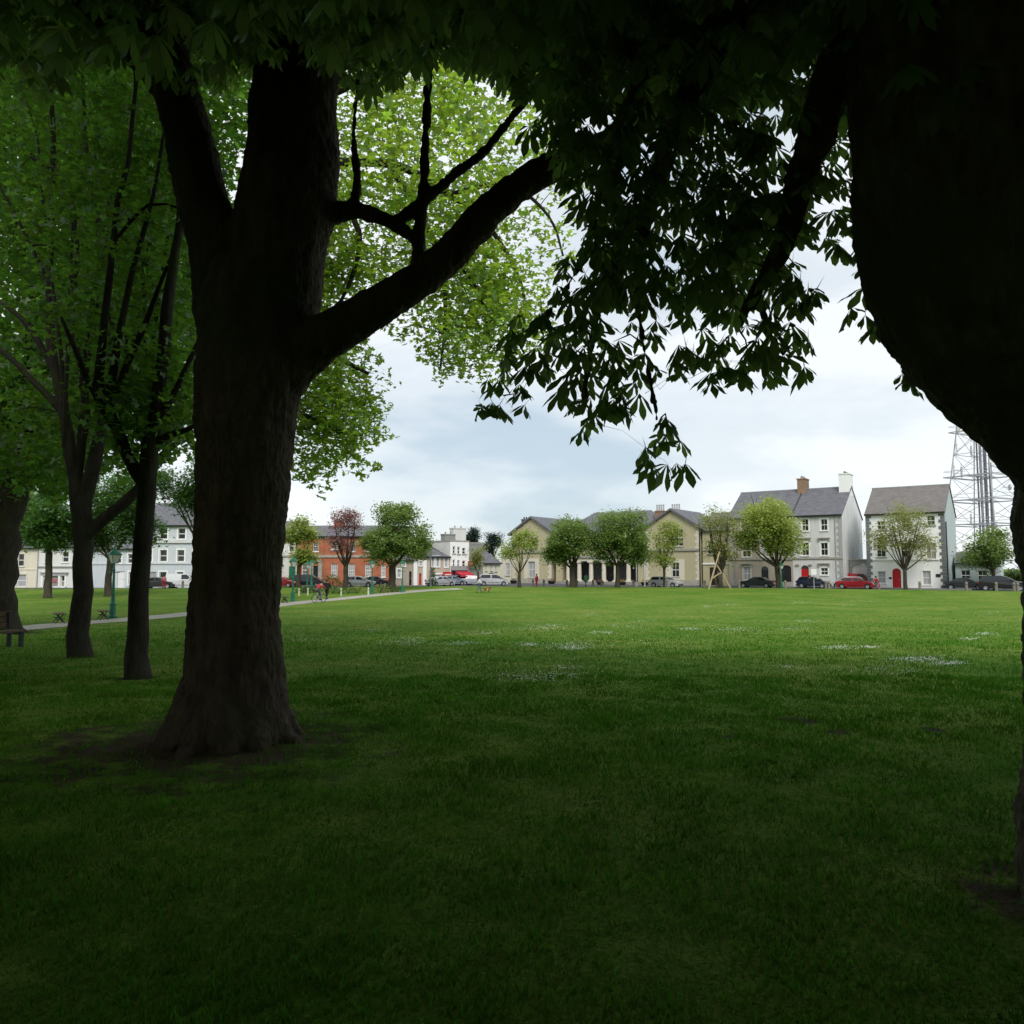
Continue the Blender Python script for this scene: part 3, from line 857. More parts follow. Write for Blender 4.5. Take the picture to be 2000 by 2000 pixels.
for k in range(11):   # root flare
    a = k * 2 * math.pi / 11 + random.uniform(-.2, .2)
    L = random.uniform(0.80, 1.05)
    d = Vector((math.cos(a), math.sin(a), 0))
    b0 = Vector((T1B.x, T1B.y, T1B.z))
    limbs1.append(([b0 + d * 0.36 + Vector((0, 0, 0.62)), b0 + d * 0.50 + Vector((0, 0, 0.26)), b0 + d * 0.66 + Vector((0, 0, 0.05)), b0 + d * L + Vector((0, 0, -0.10))], [0.20, 0.19, 0.14, 0.05]))
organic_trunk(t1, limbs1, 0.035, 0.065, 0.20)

# leaves allowed in the picture only where the crowns hang into view
CH_POLY = [(900, -400), (960, 60), (1030, 250), (1085, 318), (1120, 390), (1150, 440), (1105, 480), (1095, 545), (1050, 600), (995, 630), (960, 700), (945, 760), (925, 815), (955, 850), (990, 862), (1005, 812), (1070, 812), (1085, 775), (1120, 850), (1170, 850), (1185, 792), (1225, 830), (1262, 912), (1310, 925), (1356, 890), (1352, 820), (1300, 790), (1330, 750), (1388, 730), (1375, 690), (1345, 640), (1348, 590), (1372, 585), (1362, 640), (1372, 700), (1395, 745), (1470, 730), (1560, 752), (1598, 700), (1588, 640), (1602, 560), (1560, 500), (1575, 440), (1610, 470), (1640, 500), (1690, 470), (1690, 330), (1760, 100), (2300, -300)]
def jag(px, py, amp=16):
    return px + amp * np.sin(py * 0.11 + px * 0.023) , py + amp * np.sin(px * 0.093 + 1.3) * 0.8
def mask_chestnut(px, py):
    a, b = jag(px, py, 9)
    infr = (px > -30) & (px < 2030) & (py > -30) & (py < 2060)
    return (~infr) | in_poly(a, b, CH_POLY)
def mask_out(px, py):
    """keep only what is above the picture strip, or out of the frame"""
    infr = (px > -60) & (px < 2060) & (py > np.where(px < 1080, 140, 225) + 36 * np.sin(px * 0.02)) & (py < 2060)
    return ~infr

def mask_off(px, py):
    return ~((px > -150) & (px < 2150) & (py > -160) & (py < 2100))
# high crown of the great tree
C = blob_points(470, (T1B.x + 0.3, T1B.y - 1.2, 11.2), (7.6, 7.0, 3.4), 0.15)
C = C[(C[:, 2] > 6.4)]
t1.clumps(C, 22, 0.75, 1.0, mask_out, twig_r=0.02)
def big_crown(t):
    """overhead crown: full leaves where the picture can see them, simpler ones beyond"""
    P = np.concatenate(t.LP); S = np.concatenate(t.LS)
    px, py, d = proj(P)
    vis = (px > -120) & (px < 2120) & (py > -140) & (d > 0.5)
    near = (px > -500) & (px < 2500) & (py > -700) & (d < 6) & (d > 0) & ~vis
    Q = np.repeat(P[vis], 3, 0) + rng.normal(0, 0.22, (3 * int(vis.sum()), 3))
    px, py, d = proj(Q); Q = Q[mask_out(px, py) & (d > 3.6)]
    b = link('branches', fast_mesh('branches', np.concatenate(t.V), np.concatenate(t.T)), M['bark_dark'], t.root, smooth=True); b['kind'] = 'stuff'
    c = link('crown', leaves_mesh('crown', P[~vis & ~near] - t.base, S[~vis & ~near], 'chestnut_low', 0.8), M['chestnut'], t.root); c['kind'] = 'stuff'
    if len(Q):
        c = link('canopy', leaves_mesh('canopy', Q - t.base, 0.9 + 0.4 * rng.random(len(Q)), 'chestnut', 0.5), M['chestnut'], t.root); c['kind'] = 'stuff'
big_crown(t1)

# ---- the near tree at the right edge -----------------------------------------------
t2 = Tree('chestnut_tree', 'huge near tree at the picture edge with drooping dark chestnut leaves', (T2B.x, T2B.y, T2B.z))
D2 = T2B.y
limbs2 = [
    px_limb(D2, [(2262, 1840, 222), (2252, 1770, 206), (2240, 1650, 194), (2232, 1500, 186), (2228, 1300, 184), (2222, 1150, 192), (2215, 1020, 205), (2250, 880, 200), (2300, 650, 180), (2350, 400, 160), (2380, 100, 140), (2400, -300, 100)]),
    px_limb(D2, [(2250, 960, 190), (2185, 845, 200), (2080, 735, 196, D2 - .05), (1965, 600, 226, D2 - .1), (1897, 450, 212, D2 - .1), (1872, 300, 203, D2 - .1), (1850, 120, 192, D2 - .05), (1830, -100, 170, D2), (1800, -400, 130, D2), (1760, -700, 80, D2)]),
    px_limb(D2 + .2, [(1700, 40, 60, D2 + .3), (1630, 160, 44, D2 + .5), (1582, 300, 32, D2 + .7), (1550, 400, 26, D2 + .8), (1525, 490, 20, D2 + .9), (1480, 560, 13, D2 + 1), (1440, 640, 7, D2 + 1.1)]),
    px_limb(D2 + .2, [(1760, -150, 60, D2 + .2), (1600, -60, 44, D2 + .6), (1420, 60, 34, D2 + 1), (1320, 240, 18, D2 + 1.3), (1270, 400, 11, D2 + 1.5), (1245, 560, 8, D2 + 1.6), (1262, 700, 5, D2 + 1.6), (1290, 850, 4, D2 + 1.6)]),
    px_limb(D2 + .2, [(1420, 60, 30, D2 + 1), (1270, 130, 16, D2 + 1.4), (1190, 300, 9, D2 + 1.7), (1140, 500, 6, D2 + 1.8), (1040, 660, 4, D2 + 1.9), (975, 790, 2.5, D2 + 1.9)]),
    px_limb(D2 + .2, [(1250, 400, 14, D2 + 1.5), (1180, 560, 10, D2 + 1.7), (1150, 700, 7, D2 + 1.7), (1140, 800, 4, D2 + 1.7)]),
    px_limb(D2 + .2, [(1480, 560, 10, D2 + 1), (1500, 640, 7, D2 + 1), (1540, 710, 4, D2 + 1)]),
]
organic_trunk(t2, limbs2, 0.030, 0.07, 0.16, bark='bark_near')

leafP = []
def add_drop(n, D0, D1_, nl, spread, box=(880, 1700, -60, 940)):
    for _ in range(n):
        for _try in range(60):
            px = random.uniform(box[0], box[1]); py = random.uniform(box[2], box[3])
            if in_poly(*jag(np.array([px]), np.array([py]), 9), CH_POLY)[0]: break
        else: continue
        yield tuple(at(px, py, random.uniform(D0, D1_)))
C = np.array(list(add_drop(195, D2 + 0.6, D2 + 2.8, 6, 0.15)))
C = np.concatenate([C, np.array(list(add_drop(100, D2 + 0.4, D2 + 2.6, 6, 0.15, (1060, 1620, -60, 560))))])
px, py, d = proj(C)
t2.clumps(C, 5, 0.17, 1.0, mask_chestnut, twig_r=0.006)
drop = np.concatenate(t2.LP); t2.LP = []; t2.LS = []
# fringe hanging at the lower edge: single leaves
px, py, d = proj(drop)
inf = (py > 307) & (px > 880) & (px < 1700)
idx = np.where(inf)[0]
low = idx[np.argsort(-(py[idx] - 0.25 * np.abs(px[idx] - 1300)))]
edge_score = []
for i in idx:
    ring = [(0, 26), (22, 16), (-22, 16), (26, -4), (-26, -4)]
    hit = 0
    for dx, dy in ring:
        if not in_poly(np.array([px[i] + dx]), np.array([py[i] + dy]), CH_POLY)[0]: hit += 1
    edge_score.append(hit + random.random() * 0.5)
sel = idx[np.argsort(-np.array(edge_score))][:290]
leaf_mes = []
tv, tt = leaf_template('chestnut_fine')
for k in range(5):
    v = tv.copy(); v *= (1 + rng.normal(0, 0.06, v.shape)); v[0] = 0
    me = fast_mesh('leaf', np.concatenate([v, [[0.004, 0, 0], [-0.004, 0.003, 0], [-0.05 + 0.02 * k, 0.03, 0.11]]]), np.concatenate([tt, [[len(v), len(v) + 1, len(v) + 2]]]))
    me.materials.append(M['chestnut'])
    leaf_mes.append(me)
extra = [(1638, 478), (1662, 600), (1690, 615), (1712, 630), (1700, 640), (1762, 730), (1775, 740), (1688, 560), (1686, 520), (1678, 480), (1664, 470), (1690, 585), (1648, 455), (1670, 440)]
pts = [drop[i] for i in sel] + [np.array(tuple(at(a, b, D2 + 0.9))) for a, b in extra[:10]]
for i, p in enumerate(pts):
    o = bpy.data.objects.new('leaf', leaf_mes[i % 5])
    COL.objects.link(o); o.parent = t2.root
    o.location = tuple(p - t2.base)
    o.rotation_euler = (random.gauss(0, 0.22), random.gauss(0, 0.22), -math.pi / 2 + random.gauss(0, 0.9))
    s_ = random.uniform(0.7, 1.02); o.scale = (s_, s_, s_)
rest = np.delete(drop, sel, 0)
c_ = link('foliage', leaves_mesh('foliage', rest - t2.base, 0.68 + 0.38 * rng.random(len(rest)), 'chestnut_fine', 0.5), M['chestnut'], t2.root); c_['kind'] = 'stuff'
# crown overhead
C = blob_points(480, (T2B.x - 0.5, T2B.y - 0.2, 8.8), (8.6, 7.6, 4.2), 0.1)
C = C[(C[:, 2] > 4.0)]
t2.clumps(C, 22, 0.75, 0.95, mask_out, twig_r=0.02)
big_crown(t2)

# ---- unseen trees added behind and beside the camera to shade the lawn ------------------------------------
for (x, y, r_, lab) in ((-7.5, -4.5, 6.2, 'unseen chestnut tree added for shade behind the camera, beside the great forked one'), (1.5, -6.5, 6.5, 'unseen chestnut tree added for shade straight behind the camera'),
                        (9.5, -3.0, 6.5, 'unseen chestnut tree added for shade behind the huge near trunk'), (-14.5, 4.0, 5.6, 'chestnut tree added for shade left of the great forked one, out of view'), (13.0, 5.5, 5.0, 'chestnut tree added for shade beyond the huge near trunk, out of view'),
                        (-14.2, 11.0, 5.0, 'chestnut tree added for shade left of the slender one, out of view'), (-23.5, 21.5, 5.8, 'chestnut tree added for shade left of the many-stemmed one, out of view')):
    z0 = zg(x, y)
    t = Tree('chestnut_tree', lab, (x, y, z0))
    t.limb([Vector((x, y, z0 - .2)), Vector((x, y, z0 + 1)), Vector((x + .1, y, 4)), Vector((x, y + .2, 8)), Vector((x, y, 11))], [.62, .48, .4, .3, .1], 0.5, 12, 0.3)
    for k in range(6):
        a = k * 1.05 + random.random()
        t.limb([Vector((x, y, 3.4 + .4 * k)), Vector((x + 1.6 * math.cos(a), y + 1.6 * math.sin(a), 4.6 + .5 * k)), Vector((x + 4 * math.cos(a), y + 4 * math.sin(a), 5.6 + .7 * k))], [.2, .15, .06], 0.5, 7)
    C = blob_points(290, (x, y, 6.6), (r_ + .8, r_ + .8, 5.6), 0.1)
    C = C[C[:, 2] > 1.3]
    t.clumps(C, 22, 0.75, 1.05, mask_off, twig=False)
    t.finish(M['bark_dark'], M['chestnut'], 'chestnut_low', 0.9)

# ---- sycamores of the row on the left ----------------------------------------------
LEFT_POLY = [(-400, -400), (700, -400), (640, 200), (470, 330), (430, 560), (400, 640), (395, 880), (372, 900), (350, 870), (335, 930), (300, 960), (250, 940), (215, 905), (190, 960), (120, 985), (60, 960), (-60, 1030), (-400, 1030)]
def mask_left(px, py):
    a, b = jag(px, py, 14)
    infr = (px > -30) & (px < 2030) & (py > -30) & (py < 2060)
    return (~infr & (py < 1030)) | in_poly(a, b, LEFT_POLY)

def px_blob(n, cx, cy, rx, ry, D, rd, shell=0.2):
    c = at(cx, cy, D)
    return blob_points(n, c, (rx * D / FPX, rd, ry * D / FPX), shell)

t3 = Tree('sycamore_tree', 'slender dark tree just left of the great forked trunk, with a limb forking low', (T3B.x, T3B.y, T3B.z))
D3 = T3B.y
def L3(pts, **k):
    P, r = px_limb(D3, pts); t3.limb(P, r, 0.35, k.get('n', 9), 0.35)
L3([(268, 1345, 31), (269, 1320, 25), (269, 1280, 21), (269, 1200, 18.5), (276, 1100, 17), (284, 1000, 17), (290, 900, 17), (304, 800, 13), (317, 700, 12.5), (327, 600, 11.5), (338, 520, 9), (352, 430, 7.5), (362, 307, 6.5), (368, 120, 5), (372, -80, 3)], n=12)
L3([(286, 950, 14), (268, 925, 12), (247, 882, 11), (226, 832, 11), (206, 792, 13, D3 - .1), (192, 750, 10), (200, 670, 8), (212, 560, 7), (222, 470, 6), (230, 390, 6), (250, 320, 5), (262, 200, 4), (280, 40, 3)])
L3([(208, 796, 9), (222, 720, 8), (236, 640, 7), (252, 560, 6), (275, 470, 5), (300, 380, 4), (320, 260, 3)])
L3([(212, 800, 8), (250, 710, 7), (285, 630, 6), (310, 560, 4), (335, 500, 3)])
L3([(295, 870, 9), (330, 850, 7), (365, 840, 5), (400, 820, 4), (430, 790, 3)])
L3([(300, 830, 8), (340, 770, 6), (372, 700, 5), (400, 640, 3)])
L3([(205, 800, 8), (170, 740, 6), (150, 690, 5), (120, 620, 3)])
L3([(225, 470, 4), (290, 400, 3), (360, 410, 2.5), (420, 440, 2)])
C = np.concatenate([px_blob(190, 290, 480, 220, 330, D3 + 2.2, 2.4), px_blob(170, 260, 60, 330, 260, D3 + .8, 4.0), px_blob(80, 330, 800, 110, 130, D3 + 1, 2.0), px_blob(70, 540, -60, 260, 160, D3 + 1.5, 3), px_blob(150, 230, -260, 420, 320, D3 - 3.2, 3.6)])
t3.clumps(C, 36, 0.36, 0.21, mask_left, twig_r=0.009)
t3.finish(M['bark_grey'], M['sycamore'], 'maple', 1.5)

t4 = Tree('sycamore_tree', 'many-stemmed dark tree left of the slender one, limbs rising like a fan', (T4B.x, T4B.y, T4B.z))
D4 = T4B.y
def L4(pts, **k):
    P, r = px_limb(D4, pts); t4.limb(P, r, 0.4, k.get('n', 8), 0.35)
L4([(150, 1300, 28), (151, 1280, 23), (154, 1240, 20), (160, 1180, 18), (165, 1100, 17), (160, 1040, 18), (158, 985, 19), (150, 940, 14), (138, 880, 12), (127, 810, 10), (110, 730, 9), (98, 640, 8), (96, 520, 7), (100, 400, 6), (104, 280, 5), (96, 100, 4), (90, -60, 3)], n=12)
L4([(162, 1000, 15), (176, 940, 14), (192, 870, 13), (206, 800, 11), (214, 730, 9), (218, 650, 8), (200, 520, 6), (190, 400, 5), (170, 300, 4), (160, 120, 3)])
L4([(170, 1045, 14), (205, 1012, 12), (240, 985, 11), (270, 955, 10), (305, 900, 8), (345, 865, 6), (390, 850, 4)])
L4([(150, 945, 9), (160, 860, 9), (168, 780, 8), (150, 680, 7), (140, 600, 6), (150, 480, 5), (130, 360, 4), (60, 307, 3)])
L4([(110, 730, 7), (70, 660, 6), (40, 620, 5), (0, 590, 3)])
L4([(127, 810, 7), (60, 740, 6), (10, 690, 5), (-60, 640, 4)])
L4([(97, 560, 5), (60, 480, 4), (20, 400, 3), (-20, 330, 2)])
L4([(206, 800, 7), (250, 720, 6), (290, 650, 5), (320, 560, 3)])
for k in range(11):      # many thin upright stems
    x0, y0 = random.uniform(110, 300), random.uniform(760, 900); dx = random.uniform(-70, 90)
    L4([(x0, y0, 4.5, D4 - .6), (x0 + dx * .3, y0 - 170, 4, D4 - .9), (x0 + dx * .7, y0 - 360, 3, D4 - .7), (x0 + dx, y0 - 560, 2, D4 - .5)], n=6)
C = np.concatenate([px_blob(220, 140, 520, 250, 380, D4 + 3.0, 3.0), px_blob(160, 120, 80, 330, 300, D4 + 1, 5), px_blob(80, 90, 850, 160, 120, D4 + 2, 3), px_blob(150, 80, -220, 420, 330, D4 - 4.5, 4.5)])
t4.clumps(C, 36, 0.45, 0.26, mask_left, twig_r=0.012)
t4.finish(M['bark_grey'], M['sycamore'], 'maple', 1.5)

t5 = Tree('sycamore_tree', 'thick leaning trunk cut by the picture edge beside the path', (T5B.x, T5B.y, T5B.z))
D5 = T5B.y
def L5(pts, **k):
    P, r = px_limb(D5, pts); t5.limb(P, r, 0.6, k.get('n', 9), 0.35)
L5([(10, 1250, 35), (8, 1235, 31), (4, 1200, 27), (0, 1150, 28), (8, 1060, 27), (18, 1000, 25), (30, 940, 24), (42, 880, 20), (52, 800, 15), (60, 700, 12), (60, 560, 9), (70, 400, 7), (60, 200, 5)], n=12)
L5([(25, 960, 14), (-10, 900, 12), (-40, 820, 10), (-60, 700, 8), (-80, 500, 6)])
L5([(48, 850, 11), (95, 790, 8), (140, 740, 6), (190, 690, 5), (230, 600, 4)])
C = np.concatenate([px_blob(330, 60, 560, 320, 380, D5, 7), px_blob(240, 60, 100, 420, 300, D5, 8), px_blob(210, 20, 850, 220, 150, D5 + 2, 5), px_blob(200, 300, 600, 160, 330, D5 + 4, 5), px_blob(260, 0, -40, 520, 340, D5 - 8, 7)])
t5.clumps(C, 42, 0.85, 0.38, mask_left, twig_r=0.02)
t5.finish(M['bark_grey'], M['sycamore'], 'tri', 1.5)

B7 = gpt(400, 46)
t7 = Tree('sycamore_tree', 'leafy tree farther off, filling the gap beside the great trunk', (B7.x, B7.y, B7.z))
for q in ([(405, 1190, 16), (402, 1000, 14), (395, 800, 12), (370, 600, 9), (350, 350, 6), (330, 100, 4)], [(400, 900, 8), (330, 800, 6), (280, 700, 4)], [(395, 820, 8), (460, 700, 6), (520, 600, 4)], [(375, 640, 7), (280, 480, 5), (200, 380, 3)]):
    P, r = px_limb(B7.y, q); t7.limb(P, r, 0.8, 8, 0.3)
C = np.concatenate([px_blob(230, 300, 520, 220, 400, B7.y, 7), px_blob(140, 350, 100, 300, 260, B7.y, 7), px_blob(120, 120, 700, 200, 260, B7.y + 2, 6)])
t7.clumps(C, 42, 1.0, 0.42, mask_left, twig_r=0.03)
t7.finish(M['bark_grey'], M['sycamore'], 'tri', 1.5)

# ---- pale green sycamore behind the great tree -------------------------------------
T6_POLY = [(560, -400), (1250, -400), (1200, 200), (1160, 330), (1130, 420), (1135, 500), (1085, 560), (1100, 620), (1060, 690), (1010, 720), (980, 770), (925, 775), (890, 740), (850, 785), (825, 770), (838, 715), (800, 690), (770, 655), (735, 650), (715, 690), (790, 735), (770, 765), (750, 800), (768, 850), (722, 880), (738, 925), (660, 940), (640, 975), (590, 960), (556, 900), (545, 960), (480, 900), (470, 400)]
T6_RIGHT = [(1320, 690), (1390, 690), (1400, 790), (1330, 850), (1300, 760)]
def mask_t6(px, py):
    a, b = jag(px, py, 13)
    infr = (px > -30) & (px < 2030) & (py > -30) & (py < 2060)
    return (~infr & (py < 900)) | in_poly(a, b, T6_POLY)
t6 = Tree('sycamore_tree', 'pale green sycamore standing behind the great forked trunk, leaves against the sky', (T6B.x, T6B.y, T6B.z))
D6 = T6B.y
def L6(pts, **k):
    P, r = px_limb(D6, pts); t6.limb(P, r, 0.4, k.get('n', 8), 0.35)
L6([(450, 1310, 36), (450, 1240, 28), (455, 1000, 24), (462, 800, 22), (480, 600, 19), (500, 400, 16), (520, 200, 12), (540, 0, 8)], n=10)
L6([(470, 760, 14), (540, 700, 11), (600, 680, 8), (660, 700, 6), (720, 730, 3)])
L6([(462, 840, 12), (530, 800, 10), (590, 810, 7), (650, 840, 5), (710, 850, 3)])
L6([(500, 420, 14), (620, 330, 11), (760, 320, 9), (880, 380, 7), (960, 450, 5), (1020, 560, 3), (1020, 660, 2)])
L6([(760, 320, 8), (850, 480, 6), (870, 600, 4), (860, 720, 2)])
L6([(880, 380, 6), (990, 360, 5), (1070, 420, 3), (1100, 500, 2)])
L6([(510, 300, 12), (650, 180, 10), (820, 120, 8), (1000, 150, 6), (1130, 250, 3)])
L6([(850, 480, 4), (930, 560, 3), (960, 680, 2)])
L6([(620, 330, 8), (700, 450, 6), (680, 560, 4), (640, 620, 3)])
C = np.concatenate([px_blob(290, 850, 420, 330, 330, D6, 4.2, .05), px_blob(200, 830, 60, 380, 280, D6, 4), px_blob(110, 630, 540, 110, 220, D6 + .5, 2.0, .05), px_blob(150, 640, 800, 150, 190, D6 + .5, 2.2, .05), px_blob(80, 950, 640, 150, 140, D6, 2, .05)])
t6.clumps(C, 32, 0.42, 0.26, mask_t6, twig_r=0.007)
t6.finish(M['bark_grey'], M['lime'], 'maple', 1.5)

# ---- smaller trees round the far side of the green ----------------------------------
def far_tree(name, label, bx, D, trunk_r, fork_py, crown, leafmat, n_cl, n_leaf, lsize, spread, kind='tri', stems=5, bark='bark_far', group='trees round the far side of the green', flat=0.75, base_py=None, shell=0.15):
    """crown: list of picture ellipses (cx, cy, rx, ry)"""
    b = gpt(bx, D)
    t = Tree(name, label, (b.x, b.y, b.z), group)
    s = D / FPX
    cx = sum(c[0] * c[2] * c[3] for c in crown) / sum(c[2] * c[3] for c in crown)
    top = min(c[1] - c[3] for c in crown)
    f = at(bx + (cx - bx) * 0.15, fork_py, D)
    t.limb([b - Vector((0, 0, .2)), b + Vector((0, 0, .25)), (b + f) / 2, f], [trunk_r * s * 1.35, trunk_r * s * .95, trunk_r * s * .8, trunk_r * s * 0.75], 0.6, 8, 0.3)
    tot = sum(c[2] * c[3] for c in crown)
    for c in crown:
        k = max(2, int(round(stems * c[2] * c[3] / tot)))
        for j in range(k):
            a = 2 * math.pi * (j + random.random() * .6) / k
            q = at(c[0] + c[2] * 0.6 * math.cos(a), c[1] - c[3] * 0.35 + c[3] * 0.45 * math.sin(a * 1.7), D + c[2] * s * 0.6 * math.sin(a))
            m_ = f.lerp(q, 0.5) + Vector((random.uniform(-.3, .3), random.uniform(-.3, .3), -0.12 * (q - f).length * random.random()))
            r0 = trunk_r * s * random.uniform(0.24, 0.42)
            t.limb([f - Vector((0, 0, 0.2)), m_, q], [r0, r0 * 0.65, r0 * 0.2], 0.7, 6, 0.3)
        nc = int(n_cl * c[2] * c[3] / tot); lumps = []
        for j in range(7):      # an uneven crown: overlapping lumps of different size
            a = 2 * math.pi * j / 7 + random.uniform(-.4, .4); el = random.uniform(-.7, 1.1); k_ = random.uniform(.42, .66)
            q = at(c[0] + c[2] * .52 * math.cos(a) * math.cos(el), c[1] - c[3] * .55 * math.sin(el), D + c[2] * s * .5 * math.sin(a))
            lumps.append(blob_points(max(2, nc // 8), q, (c[2] * s * k_, c[2] * s * k_, c[3] * s * k_ * .9), shell))
        lumps.append(blob_points(max(2, nc // 8), at(c[0], c[1], D), (c[2] * s * .6, c[2] * s * .6, c[3] * s * .7), shell))
        C = np.concatenate(lumps)
        t.clumps(C, int(n_leaf * 2.3), spread * 1.1, lsize * 1.12, None, twig_r=0.014, flat=flat)
    return t.finish(M[bark], M[leafmat], kind, 1.1)

far_tree('street_tree', 'narrow pale green tree in front of the red brick house door', 583, 98, 5, 1105, [(588, 1045, 32, 40), (595, 1090, 26, 22)], 'yellowgreen', 80, 34, 0.30, 0.42)
far_tree('copper_tree', 'sparse coppery purple tree in front of the red brick house', 676, 97, 6, 1105, [(676, 1022, 40, 32), (668, 1065, 34, 25)], 'copper', 110, 20, 0.22, 0.42, stems=9)
far_tree('street_tree', 'round dense green tree right of the coppery one', 766, 96, 8.5, 1108, [(777, 1055, 66, 56), (742, 1065, 34, 38), (774, 1008, 42, 26)], 'midgreen', 280, 44, 0.30, 0.48, shell=.3)
far_tree('street_tree', 'thin half-bare young tree beside the white shop block', 934, 106, 2.5, 1118, [(931, 1092, 17, 30)], 'olive', 36, 26, 0.22, 0.32, stems=4)
far_tree('street_tree', 'sparse fresh-leaved tree before the courthouse wing with a low side branch', 1014, 99, 4, 1118, [(1026, 1058, 32, 30), (995, 1075, 22, 25)], 'yellowgreen', 80, 26, 0.24, 0.40, stems=8)
far_tree('street_tree', 'dense green tree before the portico, next to the sparse one', 1119, 99, 7.5, 1108, [(1115, 1055, 52, 52), (1088, 1082, 28, 26)], 'midgreen', 230, 40, 0.28, 0.42, stems=7, shell=.3)
far_tree('street_tree', 'dense spreading green tree before the portico, beside the flagpoles', 1206, 98, 5.5, 1105, [(1212, 1050, 64, 58), (1242, 1082, 32, 26), (1175, 1070, 30, 34)], 'midgreen', 270, 38, 0.28, 0.45, stems=8, shell=.3)
far_tree('street_tree', 'slim light green tree behind the silver car', 1297, 100, 2.8, 1112, [(1303, 1050, 30, 36), (1290, 1090, 30, 20)], 'yellowgreen', 96, 26, 0.24, 0.40, stems=7)
far_tree('street_tree', 'nearly bare tree held up by timber props', 1407, 95.5, 6, 1120, [(1402, 1030, 40, 44), (1408, 1080, 36, 36)], 'olive', 120, 22, 0.22, 0.42, stems=15)
far_tree('street_tree', 'broad yellow-green tree before the tall terrace', 1521, 96, 7, 1105, [(1502, 1012, 64, 58), (1530, 1066, 50, 28), (1458, 1058, 30, 30)], 'yellowgreen', 260, 38, 0.27, 0.46, stems=11, shell=.2)
far_tree('street_tree', 'thin-leaved tree beside the red door of the white house', 1767, 91, 4.5, 1112, [(1765, 1035, 58, 58), (1800, 1070, 36, 28), (1722, 1062, 26, 32)], 'olive', 170, 22, 0.22, 0.42, stems=12)
far_tree('street_tree', 'small rounded green tree behind the black people carrier', 1941, 90, 4, 1112, [(1938, 1080, 50, 40), (1900, 1085, 28, 25), (1945, 1045, 28, 20)], 'midgreen', 120, 34, 0.26, 0.42, stems=7)
far_tree('park_tree', 'dark green tree with thick trunk behind the nearest green lamp', 213, 78, 8, 1090, [(240, 1000, 78, 88), (175, 1045, 36, 45)], 'darkgreen', 210, 44, 0.32, 0.55, 'maple')
far_tree('park_tree', 'dark green tree in front of the cream house', 96, 74, 8, 1080, [(95, 1025, 66, 74)], 'darkgreen', 170, 44, 0.32, 0.5, 'maple')
far_tree('park_tree', 'yellowish tree glimpsed beside the leaning trunk', 20, 84, 8, 1090, [(45, 1000, 45, 70)], 'yellowgreen', 110, 40, 0.32, 0.5, 'maple')
far_tree('park_tree', 'green tree overhanging the tall pale blue house', 410, 72, 9, 1085, [(368, 985, 36, 58), (430, 940, 64, 90), (320, 950, 30, 34)], 'darkgreen', 150, 44, 0.30, 0.5, 'maple')
far_tree('conifer', 'tall dark conifer behind the white shop block', 922, 185, 5, 1090, [(918, 1062, 17, 26), (926, 1042, 7, 12)], 'conifer', 70, 40, 0.5, 0.55, 'needle', group='dark conifers on the skyline')
far_tree('conifer', 'broad dark conifer right of the tall one on the skyline', 965, 188, 5, 1090, [(965, 1060, 18, 24), (948, 1072, 20, 16)], 'conifer', 80, 40, 0.5, 0.6, 'needle', group='dark conifers on the skyline')
far_tree('conifer', 'low dark conifer peeping over the white shop roof', 888, 190, 4, 1090, [(888, 1062, 24, 12), (856, 1066, 7, 9)], 'conifer', 50, 34, 0.5, 0.5, 'needle', group='dark conifers on the skyline')
far_tree('shrub', 'green bush at the foot of the mast beyond the cars', 1975, 104, 3, 1140, [(1985, 1128, 40, 18)], 'hedge', 60, 30, 0.25, 0.4)
# ------------------------------------------------------------------ buildings
BASEZ = -0.60
class Facade:
    """vertical plane through O running along direction d; local x along it, local y into the building"""
    def __init__(s, O, d):
        s.O = Vector((O[0], O[1], 0)); s.d = Vector((d[0], d[1], 0)).normalized()
        s.n = Vector((-s.d.y, s.d.x, 0))
        s.rz = math.atan2(s.d.y, s.d.x)
    def uv(s, px, py, off=0.0):
        """picture point -> (distance along facade, height above BASEZ); off = metres behind the facade plane"""
        u = (px - 1000.0) / FPX; v = (1000.0 - py) / FPX
        dr = Vector((u, CT - v * ST, ST + v * CT))
        O = s.O + s.n * off
        k = (O.dot(s.n)) / dr.dot(s.n)
        P = dr * k + Vector((0, 0, CAMZ))
        return (P - s.O).dot(s.d), P.z - BASEZ
    def S(s, px, off=0.0): return s.uv(px, 1120, off)[0]
    def Z(s, px, py, off=0.0): return s.uv(px, py, off)[1]
    def rect(s, r):
        x0, y0, x1, y1 = r
        xc, yc = (x0 + x1) / 2, (y0 + y1) / 2
        return s.uv(x0, yc)[0], s.uv(x1, yc)[0], s.uv(xc, y1)[1], s.uv(xc, y0)[1]
    def world(s, x, y=0.0, z=0.0):
        p = s.O + s.d * x + s.n * y
        return Vector((p.x, p.y, BASEZ + z))

